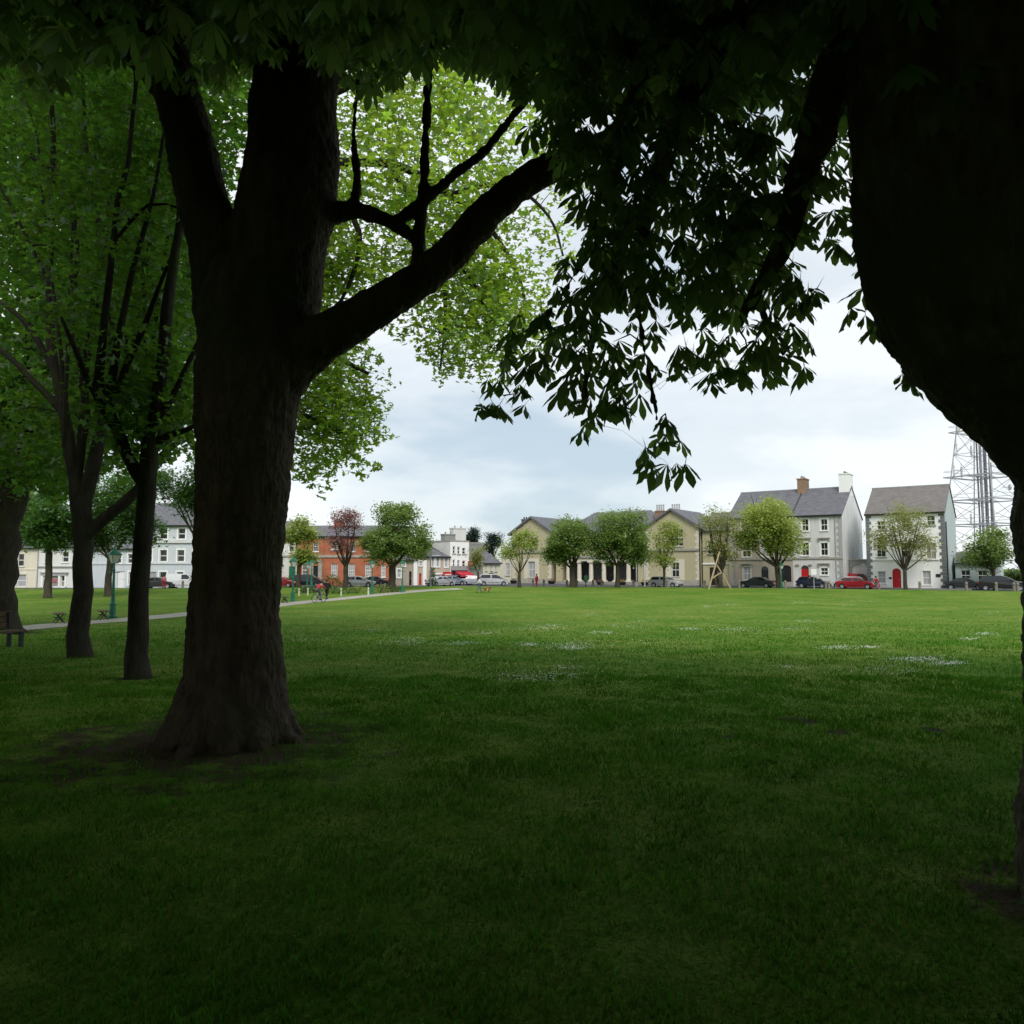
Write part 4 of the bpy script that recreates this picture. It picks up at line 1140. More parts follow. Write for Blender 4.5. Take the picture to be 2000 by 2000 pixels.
def wall_panel(mb, s0, s1, z0, z1, holes, y=0.0, rev=0.2, zmin=0.0):
    """front wall with openings (x0,x1,z0,z1,arch) and their reveals"""
    xs = sorted({s0, s1, *[h[0] for h in holes], *[h[1] for h in holes]})
    zs = sorted({z0, z1, *[h[2] for h in holes], *[h[3] for h in holes]})
    for i in range(len(xs) - 1):
        for j in range(len(zs) - 1):
            cx, cz = (xs[i] + xs[i + 1]) / 2, (zs[j] + zs[j + 1]) / 2
            if any(h[0] < cx < h[1] and h[2] < cz < h[3] for h in holes): continue
            mb.quad((xs[i], y, zs[j]), (xs[i + 1], y, zs[j]), (xs[i + 1], y, zs[j + 1]), (xs[i], y, zs[j + 1]))
    for h in holes:
        x0, x1, a, b, arch = h
        mb.quad((x0, y, a), (x0, y, b), (x0, y + rev, b), (x0, y + rev, a))
        mb.quad((x1, y, b), (x1, y, a), (x1, y + rev, a), (x1, y + rev, b))
        mb.quad((x0, y, b), (x1, y, b), (x1, y + rev, b), (x0, y + rev, b))
        mb.quad((x0, y, a), (x0, y + rev, a), (x1, y + rev, a), (x1, y, a))
        if arch:
            w = (x1 - x0) / 2; ry = w * arch; c = (x0 + x1) / 2; zc = b - ry
            N = 8
            pts = [(c + w * math.cos(math.pi * k / N), zc + ry * math.sin(math.pi * k / N)) for k in range(N + 1)]
            for k in range(N):
                (xa, za), (xb, zb) = pts[k], pts[k + 1]
                mb.quad((xa, y, za), (xa, y, b), (xb, y, b), (xb, y, zb))
                mb.quad((xa, y, za), (xb, y, zb), (xb, y + rev, zb), (xa, y + rev, za))

def add_window(root, h, y, glassm='glass', lower=None, bars=1, sill=True, framem='white_paint', surround=None, hood=None, hoodm='stone'):
    x0, x1, z0, z1, arch = h
    f = 0.07; w = x1 - x0; hh = z1 - z0
    mb = MB()
    yy = y + 0.10
    mb.box(x0, x0 + f, yy, yy + 0.08, z0, z1); mb.box(x1 - f, x1, yy, yy + 0.08, z0, z1)
    mb.box(x0 + f, x1 - f, yy, yy + 0.08, z1 - f, z1); mb.box(x0 + f, x1 - f, yy, yy + 0.08, z0, z0 + f * 1.2)
    zm = (z0 + z1) / 2
    mb.box(x0 + f, x1 - f, yy + 0.012, yy + 0.068, zm - 0.045, zm + 0.045)
    for k in range(1, bars + 1):
        xb = x0 + w * k / (bars + 1)
        mb.box(xb - 0.018, xb + 0.018, yy + 0.016, yy + 0.064, z0 + f * 1.2, zm - 0.045); mb.box(xb - 0.018, xb + 0.018, yy + 0.016, yy + 0.064, zm + 0.045, z1 - f)
    if bars >= 2:
        for zz in ((z0 + zm) / 2, (zm + z1) / 2):
            mb.box(x0 + f, x1 - f, yy + 0.02, yy + 0.06, zz - 0.018, zz + 0.018)
    win = mb.build('window', M[framem], root)
    for (a, b, mm) in ((z0 + f, zm, lower or glassm), (zm, z1 - f, glassm)):
        MB().box(x0 + f * .5, x1 - f * .5, yy + 0.045, yy + 0.052, a, b).build('pane', M[mm], win)
    if sill:
        MB().box(x0 - 0.12, x1 + 0.12, y - 0.12, y + 0.095, z0 - 0.12, z0).build('sill', M[surround or hoodm], win)
    if surround:
        sw = 0.16
        m2 = MB()
        m2.box(x0 - sw, x0, y - 0.035, y + 0.05, z0, z1 + sw); m2.box(x1, x1 + sw, y - 0.035, y + 0.05, z0, z1 + sw); m2.box(x0, x1, y - 0.035, y + 0.05, z1, z1 + sw)
        m2.build('surround', M[surround], win)
    if hood:
        m2 = MB(); zt = z1 + hood
        m2.box(x0 - 0.30, x1 + 0.30, y - 0.28, y + 0.03, zt, zt + 0.13)
        m2.box(x0 - 0.26, x0 - 0.10, y - 0.20, y + 0.03, zt - 0.32, zt); m2.box(x1 + 0.10, x1 + 0.26, y - 0.20, y + 0.03, zt - 0.32, zt)
        m2.build('hood', M[hoodm], win)
    return win

def add_door(root, h, y, mat, arch=0, panels=True, fan='glass', handle=True, label=None):
    x0, x1, z0, z1, _ = h
    w = (x1 - x0) / 2; c = (x0 + x1) / 2
    mb = MB(); yy = y + 0.12
    top = z1 - w * arch if arch else z1
    mb.box(x0, x1, yy, yy + 0.06, z0, top)
    if panels:
        for (u0, u1) in ((0.12, 0.45), (0.55, 0.88)):
            for (v0, v1) in ((0.08, 0.42), (0.5, 0.92)):
                mb.box(x0 + (x1 - x0) * u0, x0 + (x1 - x0) * u1, yy - 0.02, yy + 0.003, z0 + (top - z0) * v0, z0 + (top - z0) * v1)
    d = mb.build('door', M[mat], root)
    if label: d['label'] = label
    if arch:
        N = 8
        pts = [(c + w * math.cos(math.pi * k / N), top + w * arch * math.sin(math.pi * k / N)) for k in range(N + 1)]
        MB().prism(pts, yy + 0.01, yy + 0.05).build('fanlight', M[fan], d)
    if handle:
        MB().box(x1 - 0.2, x1 - 0.12, yy - 0.06, yy - 0.02, z0 + 1.0, z0 + 1.12).build('handle', M['rim'], d)
    return d

def roof_gabled(root, s0, s1, depth, ze, zr, mat, over=0.3, endover=0.12, y0=0.0, hipl=0.0, hipr=0.0):
    mb = MB(); t = 0.14
    yr = y0 + depth / 2
    sl = (zr - ze) / (depth / 2)
    ya, yb = y0 - over, y0 + depth + over
    zl = ze - over * sl
    a, b = s0 - endover, s1 + endover
    P = lambda x, y, z: (x, y, z)
    # front slope, back slope (each a slab)
    for (yy, ) in ((ya,), (yb,)):
        v = [P(a, yy, zl), P(b, yy, zl), P(b - hipr, yr, zr), P(a + hipl, yr, zr)]
        vt = [(x, y, z + t) for x, y, z in v]
        mb.add(v + vt, [(0, 1, 2, 3), (7, 6, 5, 4), (0, 4, 5, 1), (1, 5, 6, 2), (2, 6, 7, 3), (3, 7, 4, 0)])
    if hipl: mb.add([(a, ya, zl + t), (a, yb, zl + t), (a + hipl, yr, zr + t)], [(0, 2, 1)])
    if hipr: mb.add([(b, ya, zl + t), (b, yb, zl + t), (b - hipr, yr, zr + t)], [(0, 1, 2)])
    r = mb.build('roof', M[mat], root)
    MB().box(a + hipl - .05, b - hipr + .05, yr - 0.12, yr + 0.12, zr + t - 0.06, zr + t + 0.07).build('ridge', M['grey_paint'], r)
    return r

def gutter(root, s0, s1, z, y=-0.34, mat='lamp_dark'):
    MB().box(s0, s1, y - 0.06, y + 0.06, z - 0.12, z).build('gutter', M[mat], root)

def chimney(roof, x0, x1, y0, y1, z0, z1, mat, pots=2, potm='terracotta', poth=0.35):
    c = MB()
    c.box(x0, x1, y0, y1, z0, z1)
    c.box(x0 - 0.08, x1 + 0.08, y0 - 0.08, y1 + 0.08, z1, z1 + 0.16)
    ch = c.build('chimney', M[mat], roof)
    for k in range(pots):
        m2 = MB(); f = (k + 0.5) / pots
        if (y1 - y0) > (x1 - x0): cx, cy = (x0 + x1) / 2, y0 + (y1 - y0) * f
        else: cx, cy = x0 + (x1 - x0) * f, (y0 + y1) / 2
        m2.lathe([(0.15, 0), (0.12, poth * .8), (0.15, poth * .85), (0.14, poth)], 8, cx, cy, z1 + 0.16)
        m2.build('chimney_pot', M[potm], ch)
    return ch

def box_house(name, label, F, s0, s1, depth, ze, zr, wallm, roofm, holes, y0=0.0, sidem=None, cat='house', z0=-0.1, roofkw=None, gut=True, flat=False, group=None):
    root = empty(name, F.world(0, 0, 0), F.rz, label, cat, group)
    mb = MB()
    wall_panel(mb, s0, s1, z0, ze, holes, y0)
    mb.build('wall', M[wallm], root)
    MB().quad((s1, y0 + depth, z0), (s0, y0 + depth, z0), (s0, y0 + depth, ze), (s1, y0 + depth, ze)).build('back_wall', M[wallm], root)
    sm = MB(); yr = y0 + depth / 2
    hl = (roofkw or {}).get('hipl', 0); hr = (roofkw or {}).get('hipr', 0)
    for s, flip, hip in ((s0, 1, hl), (s1, 0, hr)):
        pts = [(s, y0, z0), (s, y0 + depth, z0), (s, y0 + depth, ze), (s, yr, zr), (s, y0, ze)]
        if flat or hip: pts = pts[:3] + pts[4:]
        if flip: pts = pts[::-1]
        MB().poly(pts).build('side_wall', M[sidem or wallm], root)
    if flat:
        r = MB().box(s0 - .05, s1 + .05, y0 - .05, y0 + depth + .05, ze + .002, ze + 0.2).build('roof', M[roofm], root)
    else:
        r = roof_gabled(root, s0, s1, depth, ze, zr, roofm, y0=y0, **(roofkw or {}))
        if gut: gutter(root, s0 - 0.1, s1 + 0.1, ze + 0.02, y0 - 0.38)
    return root, r

def hole(F, rect, arch=0):
    a, b, c, d = F.rect(rect)
    return (a, b, max(c, 0.02), d, arch)

def band(root, s0, s1, z, y=0.0, h=0.22, out=0.14, mat='stone', name='string_course'):
    return MB().box(s0, s1, y - out, y + 0.004, z - h / 2, z + h / 2).build(name, M[mat], root)

def quoins(root, s, side, z0, z1, mat, h=0.42, y=0.0):
    """alternating long and short corner stones, each a piece of its own; side = +1: stones run to +x from s"""
    n = int((z1 - z0) / h)
    mes = []
    for L in (0.62, 0.40):
        mb = MB(); x0, x1 = (0, L) if side > 0 else (-L, 0)
        mb.box(x0 - 0.03, x1 + 0.03, -0.04, 0.03, 0.015, h - 0.015)
        me = bpy.data.meshes.new('quoin'); me.from_pydata(mb.v, [], mb.f); me.update(); me.materials.append(M[mat]); mes.append(me)
    for k in range(n):
        o = bpy.data.objects.new('quoin', mes[k % 2]); COL.objects.link(o); o.parent = root
        o.location = (s, y, z0 + k * h)

def downpipe(root, s, z1, y=-0.08, mat='grey_paint', z0=0.05):
    MB().bar((s, y, z0), (s, y, z1), 0.06, 6).build('downpipe', M[mat], root)

# ---- right-hand row -----------------------------------------------------------------
FR = Facade((43.13, 100.0), (0.809, -0.588))
def pave(F, s0, s1, w0, w1, name, lab):
    mb = MB()
    a, b, c, d = F.world(s0, -w1), F.world(s1, -w1), F.world(s1, -w0), F.world(s0, -w0)
    z0, z1 = BASEZ - 0.05, BASEZ + 0.13
    cc = [a, b, c, d]
    mb.add([(v.x, v.y, z0) for v in cc] + [(v.x, v.y, z1) for v in cc], [(0, 3, 2, 1), (4, 5, 6, 7), (0, 1, 5, 4), (1, 2, 6, 5), (2, 3, 7, 6), (3, 0, 4, 7)])
    tag(mb.build(name, M['paving']), lab, None, None, 'structure')
pave(FR, FR.S(960), FR.S(1900), 0.02, 2.2, 'pavement', 'pavement before the courthouse and the terrace')

# brown-beige terrace house
s0, s1, s2 = FR.S(1424), FR.S(1549), FR.S(1647)
zeA = FR.Z(1540, 1008.5); zrA = 13.6; depA = 12.0
hA = {'t1': hole(FR, (1448, 1017, 1465, 1042), .25), 't2': hole(FR, (1487, 1017, 1503, 1042), .25), 't3': hole(FR, (1524, 1016, 1540, 1041), .25),
      'm1': hole(FR, (1450, 1062, 1466, 1088)), 'm2': hole(FR, (1487, 1062, 1503, 1088)), 'm3': hole(FR, (1525, 1061, 1541, 1087)),
      'g1': hole(FR, (1452, 1107, 1466, 1133)), 'd1': hole(FR, (1487, 1106, 1501, 1149), 1.0), 'arch': hole(FR, (1526, 1104, 1549.0, 1149), .55)}
hA['arch'] = (hA['arch'][0], s1 - 0.25, 0.02, hA['arch'][3], .55)
rt, rf = box_house('terrace_house', 'beige three storey terrace house with a black arched carriage gate', FR, s0, s1, depA, zeA, zrA, 'w_beige', 'slate', list(hA.values()))
for k in ('t1', 't2', 't3'): add_window(rt, hA[k], 0, 'glass', surround='w_courtpale')
for k in ('m1', 'm2', 'm3'): add_window(rt, hA[k], 0, 'curtain' if k == 'm2' else 'glass', surround='w_courtpale')
add_window(rt, hA['g1'], 0, 'curtain', surround='w_courtpale', hood=0.35)
add_door(rt, hA['d1'], 0, 'black_paint', 1.0)
add_door(rt, hA['arch'], 0, 'black_paint', .55, handle=False, fan='black_paint')
band(rt, s0, s1, FR.Z(1480, 1092)); band(rt, s0, s1, 0.35, h=0.7, out=0.06, name='plinth'); downpipe(rt, FR.S(1435), zeA)
chimney(rf, FR.S(1549) - 0.55, FR.S(1549) + 0.55, depA / 2 - 1.0, depA / 2 + 1.0, zrA - 0.9, zrA + 1.45, 'brownbrick', 3)

# light grey terrace house with the stained gable
hB = {'t1': hole(FR, (1566, 1014, 1579, 1037), .25), 't2': hole(FR, (1603, 1014, 1616, 1036), .25), 'm1': hole(FR, (1566, 1060, 1580, 1085), .25), 'm2': hole(FR, (1603, 1060, 1617, 1085), .25),
      'd1': hole(FR, (1565, 1104, 1580, 1149), 1.0), 'g1': hole(FR, (1603, 1109, 1617, 1123))}
rt, rf = box_house('terrace_house', 'pale grey three storey terrace house with red door and stained white gable', FR, s1 + 0.003, s2, depA, zeA, zrA, 'w_lightgrey', 'slate', list(hB.values()), sidem='w_gable')
for k in ('t1', 't2', 'm1', 'm2'): add_window(rt, hB[k], 0, 'glass', surround='w_white', hood=0.55 if k[0] == 'm' else None)
add_window(rt, hB['g1'], 0, 'glass', surround='w_white', hood=0.5)
add_door(rt, hB['d1'], 0, 'red_paint', 1.0, label='red panelled front door under a dark fanlight')
band(rt, s1 + .02, s2, FR.Z(1600, 1090)); quoins(rt, s2 - 0.005, -1, 0.1, zeA - 0.2, 'quoin_grey'); downpipe(rt, FR.S(1634), zeA)
gz = zrA
chimney(rf, s2 - 1.3, s2 + 0.02, depA / 2 - 1.25, depA / 2 + 1.25, zrA - 1.2, zrA + 1.75, 'w_white', 2, 'lamp_dark', 0.3)
for k, (sx, zz) in enumerate(((FR.S(1560), 2.9), (FR.S(1585), 2.9))):
    MB().box(sx - .35, sx + .1, -0.2, 0.0, zz, zz + .2).build('door_bracket', M['stone'], rt)

# wall with arch in the gap
sg0, sg1 = s2 + 0.15, FR.S(1694)
g_ = empty('yard_wall', FR.world(0, 0, 0), FR.rz, 'grey yard wall with a blocked arch between terrace and white house', 'wall')
mb = MB(); wall_panel(mb, sg0, sg1 + 1.2, -0.1, 3.6, [(sg0 + 0.25, sg1 - 0.1, 0.02, 3.1, .45)], y=3.0, rev=0.35); mb.build('wall', M['w_grey'], g_)
MB().box(sg0, sg1 + 1.0, 3.22, 3.30, 0, 3.05).build('infill', M['w_lightgrey'], g_)
MB().box(sg0 - .05, sg1 + 1.2, 2.9, 3.4, 3.6, 3.75).build('coping', M['stone'], g_)

# white house
w0, w1 = FR.S(1694), FR.S(1849)
zeW = FR.Z(1770, 1002); zrW = 13.1
hW = {'g1': hole(FR, (1715, 1116, 1730, 1139)), 'd': hole(FR, (1743, 1110, 1760, 1150), .9), 'g2': hole(FR, (1802, 1115, 1818, 1142)),
      'm1': hole(FR, (1712, 1060, 1730, 1088)), 'm2': hole(FR, (1760, 1060, 1778, 1089)), 'm3': hole(FR, (1809, 1060, 1828, 1092)),
      't1': hole(FR, (1713, 1018, 1729, 1034)), 't2': hole(FR, (1761, 1013, 1777, 1031)), 't3': hole(FR, (1810, 1007, 1826, 1026))}
rt, rf = box_house('white_house', 'white three storey house with red arched door and dark corner stones', FR, w0, w1, 11.0, zeW, zrW, 'w_white', 'slate_brown', list(hW.values()), sidem='w_sage')
for k in ('g1', 'g2'): add_window(rt, hW[k], 0, 'curtain', lower='curtain', surround='w_white')
for k in ('m1', 'm2', 'm3', 't1', 't2', 't3'): add_window(rt, hW[k], 0, 'glass' if k != 'm3' else 'blind', hoodm='grey_paint')
add_door(rt, hW['d'], 0, 'red_paint', .9, fan='red_paint', panels=True, label='bright red arched front door')
quoins(rt, w0 + 0.005, 1, 0.1, zeW - 0.1, 'quoin_dark', 0.40); quoins(rt, w1 - 0.005, -1, 0.1, zeW - 0.1, 'quoin_dark', 0.40)
band(rt, w0 + .7, w1 - .7, FR.Z(1780, 1093), h=.14, mat='w_white'); band(rt, w0, w1, zeW - 0.12, h=0.2, mat='w_white', name='eaves_board')
MB().box(FR.S(1828), FR.S(1837), -0.06, 0.0, FR.Z(1832, 1127), FR.Z(1832, 1121)).build('plaque', M['black_paint'], rt)
MB().box(FR.S(1736), FR.S(1741), -0.06, 0.0, FR.Z(1738, 1131), FR.Z(1738, 1127)).build('plaque', M['black_paint'], rt)
MB().bar((w1 + 0.1, 0.35, 0.1), (w1 + 0.1, 0.35, zeW - 1.2), 0.08).build('downpipe', M['lamp_dark'], rt)
# low annexe behind the cars, right of the white house
rt, rf = box_house('annexe', 'low pale annexe behind the dark parked cars', FR, w1 + 0.4, w1 + 5.2, 5.0, 3.2, 4.4, 'w_sage', 'slate', [(w1 + 1.0, w1 + 2.0, 1.0, 2.3, 0), (w1 + 2.8, w1 + 3.8, 1.0, 2.3, 0)], y0=5.0)
for h in ((w1 + 1.0, w1 + 2.0, 1.0, 2.3, 0), (w1 + 2.8, w1 + 3.8, 1.0, 2.3, 0)): add_window(rt, h, 5.0, 'glass')

# link block between courthouse and terrace
l0, l1 = FR.S(1371), FR.S(1423.6)
hL = [hole(FR, (1384, 1108, 1400, 1148)), hole(FR, (1380, 1058, 1394, 1082)), hole(FR, (1403, 1058, 1416, 1082))]
rt, rf = box_house('link_house', 'narrow olive beige house between courthouse and terrace', FR, l0, l1, 8.0, FR.Z(1395, 1036), FR.Z(1395, 1000), 'w_court', 'slate', hL, y0=0.4)
add_door(rt, hL[0], 0.4, 'black_paint')
for h in hL[1:]: add_window(rt, h, 0.4, 'glass')
band(rt, l0, l1, FR.Z(1395, 1101), 0.4, mat='w_white', h=.2); band(rt, l0, l1, FR.Z(1395, 1074), 0.4)

# ---- courthouse ---------------------------------------------------------------------
ct = empty('courthouse', FR.world(0, 0, 0), FR.rz, 'beige courthouse with two gabled wings and a columned portico', 'courthouse')
aL0, aL1 = FR.S(1001), FR.S(1077); aR0, aR1 = FR.S(1261), FR.S(1367)
zeC = FR.Z(1310, 1031); zbC = FR.Z(1310, 1074)
zaL, zaR = FR.Z(1036, 1012), FR.Z(1316, 996.5)
hcl = [hole(FR, (1032, 1097, 1045, 1128)), hole(FR, (1036, 1049, 1050, 1072))]
hcr = [hole(FR, (1312, 1099, 1326.5, 1127)), hole(FR, (1308, 1034, 1334, 1067))]
def gable_wing(a, b, za, holes, dep=11.0):
    mb = MB(); ze = zeC
    wall_panel(mb, a, b, -0.1, ze, holes)
    mb.poly([(a, 0, ze), (b, 0, ze), ((a + b) / 2, 0, za)])
    mb.quad((a, dep, -.1), (a, 0, -.1), (a, 0, ze), (a, dep, ze)); mb.quad((b, 0, -.1), (b, dep, -.1), (b, dep, ze), (b, 0, ze))
    mb.poly([(b, dep, -.1), (a, dep, -.1), (a, dep, ze), ((a + b) / 2, dep, za), (b, dep, ze)])
    w = mb.build('wing_wall', M['w_court'], ct)
    # roof of the wing, ridge running back
    m = (a + b) / 2; o = 0.75; sl = (za - ze) / (m - a); t = 0.32
    r = MB()
    for sgn, e in ((1, a - o), (-1, b + o)):
        zl = ze - o * sl
        v = [(e, -0.45, zl), (m, -0.45, za), (m, dep, za), (e, dep, zl)]
        vt = [(x, y, z + t) for x, y, z in v]
        r.add(v + vt, [(0, 1, 2, 3), (7, 6, 5, 4), (0, 4, 5, 1), (1, 5, 6, 2), (2, 6, 7, 3), (3, 7, 4, 0)])
    return w, r.build('wing_roof', M['slate'], ct)
wl, rl = gable_wing(aL0, aL1, zaL, hcl)
wr, rr = gable_wing(aR0, aR1, zaR, hcr)
for h in (hcl[0], hcr[0]):
    add_window(ct, h, 0, 'curtain' if h is hcl[0] else 'glass', hoodm='stone')
    sw = 0.85
    m2 = MB(); m2.box(h[0] - sw, h[0] - .02, -0.08, 0.03, 0.7, h[3] + .5); m2.box(h[1] + .02, h[1] + sw, -0.08, 0.03, 0.7, h[3] + .5); m2.box(h[0] - .02, h[1] + .02, -0.08, 0.03, h[3] + .02, h[3] + .5); m2.box(h[0] - .02, h[1] + .02, -0.08, 0.03, 0.7, h[2] - .13)
    m2.build('window_surround', M['w_courtpale'], ct)
add_window(ct, hcl[1], 0, 'glass'); add_window(ct, hcr[1], 0, 'glass', bars=2)
for a, b in ((aL0, aL1), (aR0, aR1)):
    band(ct, a - .1, b + .1, zbC, h=.34, out=.2); band(ct, a - .04, b + .04, .4, h=.8, out=.08, name='plinth')
    quoins(ct, b - .005, -1, .8, zeC - .4, 'w_courtpale', .45); quoins(ct, a + .005, 1, .8, zeC - .4, 'w_courtpale', .45)
# central block, set back, hipped roof
cb0, cb1 = aL1 - 0.3, aR0 + 0.3
mb = MB(); wall_panel(mb, cb0, cb1, -0.1, zeC, [(cb0 + 1.6 + k * ((cb1 - cb0 - 3.2) / 5) - .55, cb0 + 1.6 + k * ((cb1 - cb0 - 3.2) / 5) + .55, 6.2, 8.2, 0) for k in range(6)], y=3.2)
mb.build('wall', M['w_court'], ct)
for k in range(6):
    c = cb0 + 1.6 + k * ((cb1 - cb0 - 3.2) / 5); add_window(ct, (c - .55, c + .55, 6.2, 8.2, 0), 3.2, 'glass')
roof_gabled(ct, cb0, cb1, 11, zeC, zeC + 3.3, 'slate', y0=3.2, hipl=3.5, hipr=3.5)
for (px0, px1, yo, ztop) in ((1283, 1300, 6.5, 986), (1313, 1331, 4.0, 985)):
    cx0, cx1 = FR.S(px0, yo), FR.S(px1, yo); zt = FR.Z(px0, ztop, yo)
    chimney(rr, cx0, cx1, yo - .5, yo + .5, zaR - 2.2, zt - 1.15, 'brownbrick', 4, 'galv', 1.0)
cx = FR.S(1026, 6); chimney(rl, cx - .5, cx + .5, 5.5, 6.5, zaL - 2, zaL + .15, 'slate', 2, 'lamp_dark', .4)
# portico with loggia
p0, p1 = FR.S(1098), FR.S(1246); zen = FR.Z(1170, 1096); zet = FR.Z(1170, 1085)
mb = MB(); wall_panel(mb, p0 - 1.2, p0, 0.0, zen, []); wall_panel(mb, p1, p1 + 1.0, 0.0, zen, [])
mb.quad((p0, 0, 0), (p0, 3.19, 0), (p0, 3.19, zen), (p0, 0, zen)); mb.quad((p1, 3.19, 0), (p1, 0, 0), (p1, 0, zen), (p1, 3.19, zen))
mb.build('portico_wall', M['w_court'], ct)
MB().box(p0 - 1.25, p1 + 1.05, -0.25, 3.19, zen, zen + .55).build('entablature', M['w_courtpale'], ct)
MB().box(p0 - 1.45, p1 + 1.25, -0.5, 3.18, zen + .552, zen + .85).build('cornice', M['stone'], ct)
MB().box(p0 - 0.5, p1 + 0.5, -0.9, 3.19, -0.1, 0.42).build('step', M['paving'], ct)
MB().box(p0 - 0.5, p1 + 0.5, -1.3, -0.902, -0.1, 0.24).build('step', M['paving'], ct)
MB().box(p0 + .01, p1 - .01, 2.9, 3.1, 0.42, zen - .01).build('loggia_shade_wall', M['greycloth'], ct)  # dark grey back wall: the loggia's deep shade put into its colour
for k, px in enumerate((1110, 1131.5, 1154.5, 1179.5, 1203, 1227.5)):
    c = FR.S(px); m2 = MB()
    m2.box(c - .48, c + .48, -0.38, 0.42, .42, .62)
    m2.lathe([(.40, .62), (.40, .72), (.345, .8), (.35, zen * .5), (.30, zen - .4), (.36, zen - .33), (.40, zen - .22)], 14, c, 0.02, 0)
    m2.box(c - .44, c + .44, -0.40, .44, zen - .22, zen - .005)
    m2.build('column', M['w_courtpale'], ct)
for k in range(3):
    c = p0 + (p1 - p0) * (k + .5) / 3
    add_door(ct, (c - .9, c + .9, .42, 3.6, 0), 2.62, 'black_paint')
# lower annexe at the far end
n0, n1 = FR.S(975), FR.S(1000.6)
hn = [hole(FR, (984, 1100, 992, 1124))]
rt, rf = box_house('courthouse_annexe', 'low cream block at the far end of the courthouse', FR, n0, n1, 8.0, FR.Z(988, 1070), 0, 'w_courtpale', 'stone', hn, flat=True, cat='building', y0=.5)
add_window(rt, hn[0], .5, 'curtain')

# ---- houses across the left ----------------------------------------------------------
FL = Facade((-60, 101.0), (1, 0))
def simple(name, label, F, px0, px1, eave, ridge, depth, wallm, roofm, wins, doors=(), surround=None, **kw):
    a, b = F.S(px0), F.S(px1)
    H = [hole(F, w[:4]) for w in wins]; Dh = [hole(F, d[:4], d[5] if len(d) > 5 else 0) for d in doors]
    zr = F.Z((px0 + px1) / 2, ridge, depth / 2)
    rt, rf = box_house(name, label, F, a, b, depth, F.Z((px0 + px1) / 2, eave), zr, wallm, roofm, H + Dh, **kw)
    for w, h in zip(wins, H):
        add_window(rt, h, 0, w[4] if len(w) > 4 else 'glass', lower=w[5] if len(w) > 5 else None, surround=surround, bars=w[6] if len(w) > 6 else 0, hoodm='w_white' if not surround else 'stone')
    for d, h in zip(doors, Dh): add_door(rt, h, 0, d[4], d[5] if len(d) > 5 else 0)
    return rt, rf, a, b
rt, rf, a, b = simple('cream_house', 'cream house with one large ground window, at the picture edge', FL, -60, 73, 1070, 1040, 8, 'w_cream', 'slate',
    [(33, 1122, 51, 1146, 'curtain', 'curtain'), (35, 1082, 47, 1106, 'glass'), (-20, 1122, -4, 1146, 'curtain'), (-18, 1082, -6, 1106, 'glass')], surround='w_cream')
band(rt, a, b, FL.Z(20, 1112), h=.12, out=.06, mat='w_cream'); downpipe(rt, FL.S(76.5) - .2, 7, mat='grey_paint')
# shop with red lettering in its window
rt, rf, a, b = simple('shop_house', 'white two storey shop house with grey shopfront and red window sign', FL, 73.2, 160, 1068, 1040, 8, 'w_offwhite', 'slate',
    [(85, 1124, 92, 1146, 'glass', 'blind'), (97, 1124, 114, 1146, 'blind', 'blind'), (119, 1124, 126, 1146, 'glass', 'blind'), (88, 1078, 99, 1098, 'glass'), (122, 1078, 134, 1098, 'glass')])
x0, x1 = FL.S(80), FL.S(134)
MB().box(x0, x1, -0.32, -0.003, FL.Z(105, 1120), FL.Z(105, 1117.5)).build('shop_cornice', M['grey_paint'], rt)
MB().box(x0 + .2, x1 - .2, -0.16, -0.003, FL.Z(105, 1124), FL.Z(105, 1120.2)).build('fascia', M['w_lightgrey'], rt)
for px in (83, 94.5, 116.5, 129): MB().box(FL.S(px) - .12, FL.S(px) + .12, -0.1, -0.003, 0.1, FL.Z(105, 1124.1)).build('pilaster', M['w_white'], rt)
band(rt, a, b, FL.Z(110, 1107), h=.16, out=.18, mat='grey_paint')
sg = MB(); sx, sz = FL.S(97.5), FL.Z(105, 1137.5); wx = FL.S(112.5) - sx; hz = FL.Z(105, 1128.5) - sz
yy = 0.06
strokes = [((0, 0), (0, 1)), ((0, .9), (.18, 1)), ((.18, 1), (.2, .6)), ((.2, .6), (.02, .45)), ((.02, .45), (.26, 0)), ((.36, .05), (.36, .6)), ((.36, .6), (.56, .6)), ((.56, .6), (.52, .05)), ((.66, 0), (.66, .75)), ((.66, .75), (.86, .6)), ((.86, .6), (.7, .38)), ((.7, .38), (.98, 0)), ((.98, 0), (.98, .9))]
for (a_, b_) in strokes: sg.bar((sx + a_[0] * wx, yy, sz + a_[1] * hz), (sx + b_[0] * wx, yy, sz + b_[1] * hz), 0.055, 4)
sg.build('window_lettering', M['pink_cloth'], rt)
# lower pale blue house
rt, rf, a, b = simple('pale_blue_house', 'low pale blue house behind the lamp and the thick trunk', FL, 160.2, 272, 1072, 1045, 8, 'w_paleblue', 'slate',
    [(251, 1117, 263, 1142, 'glass', 'blind'), (250, 1082, 262, 1100, 'glass'), (225, 1082, 237, 1100, 'glass')], [(229, 1116, 243, 1152, 'white_paint')], surround='w_white')
band(rt, a, b, FL.Z(200, 1101), h=.2, out=.1, mat='w_paleblue')
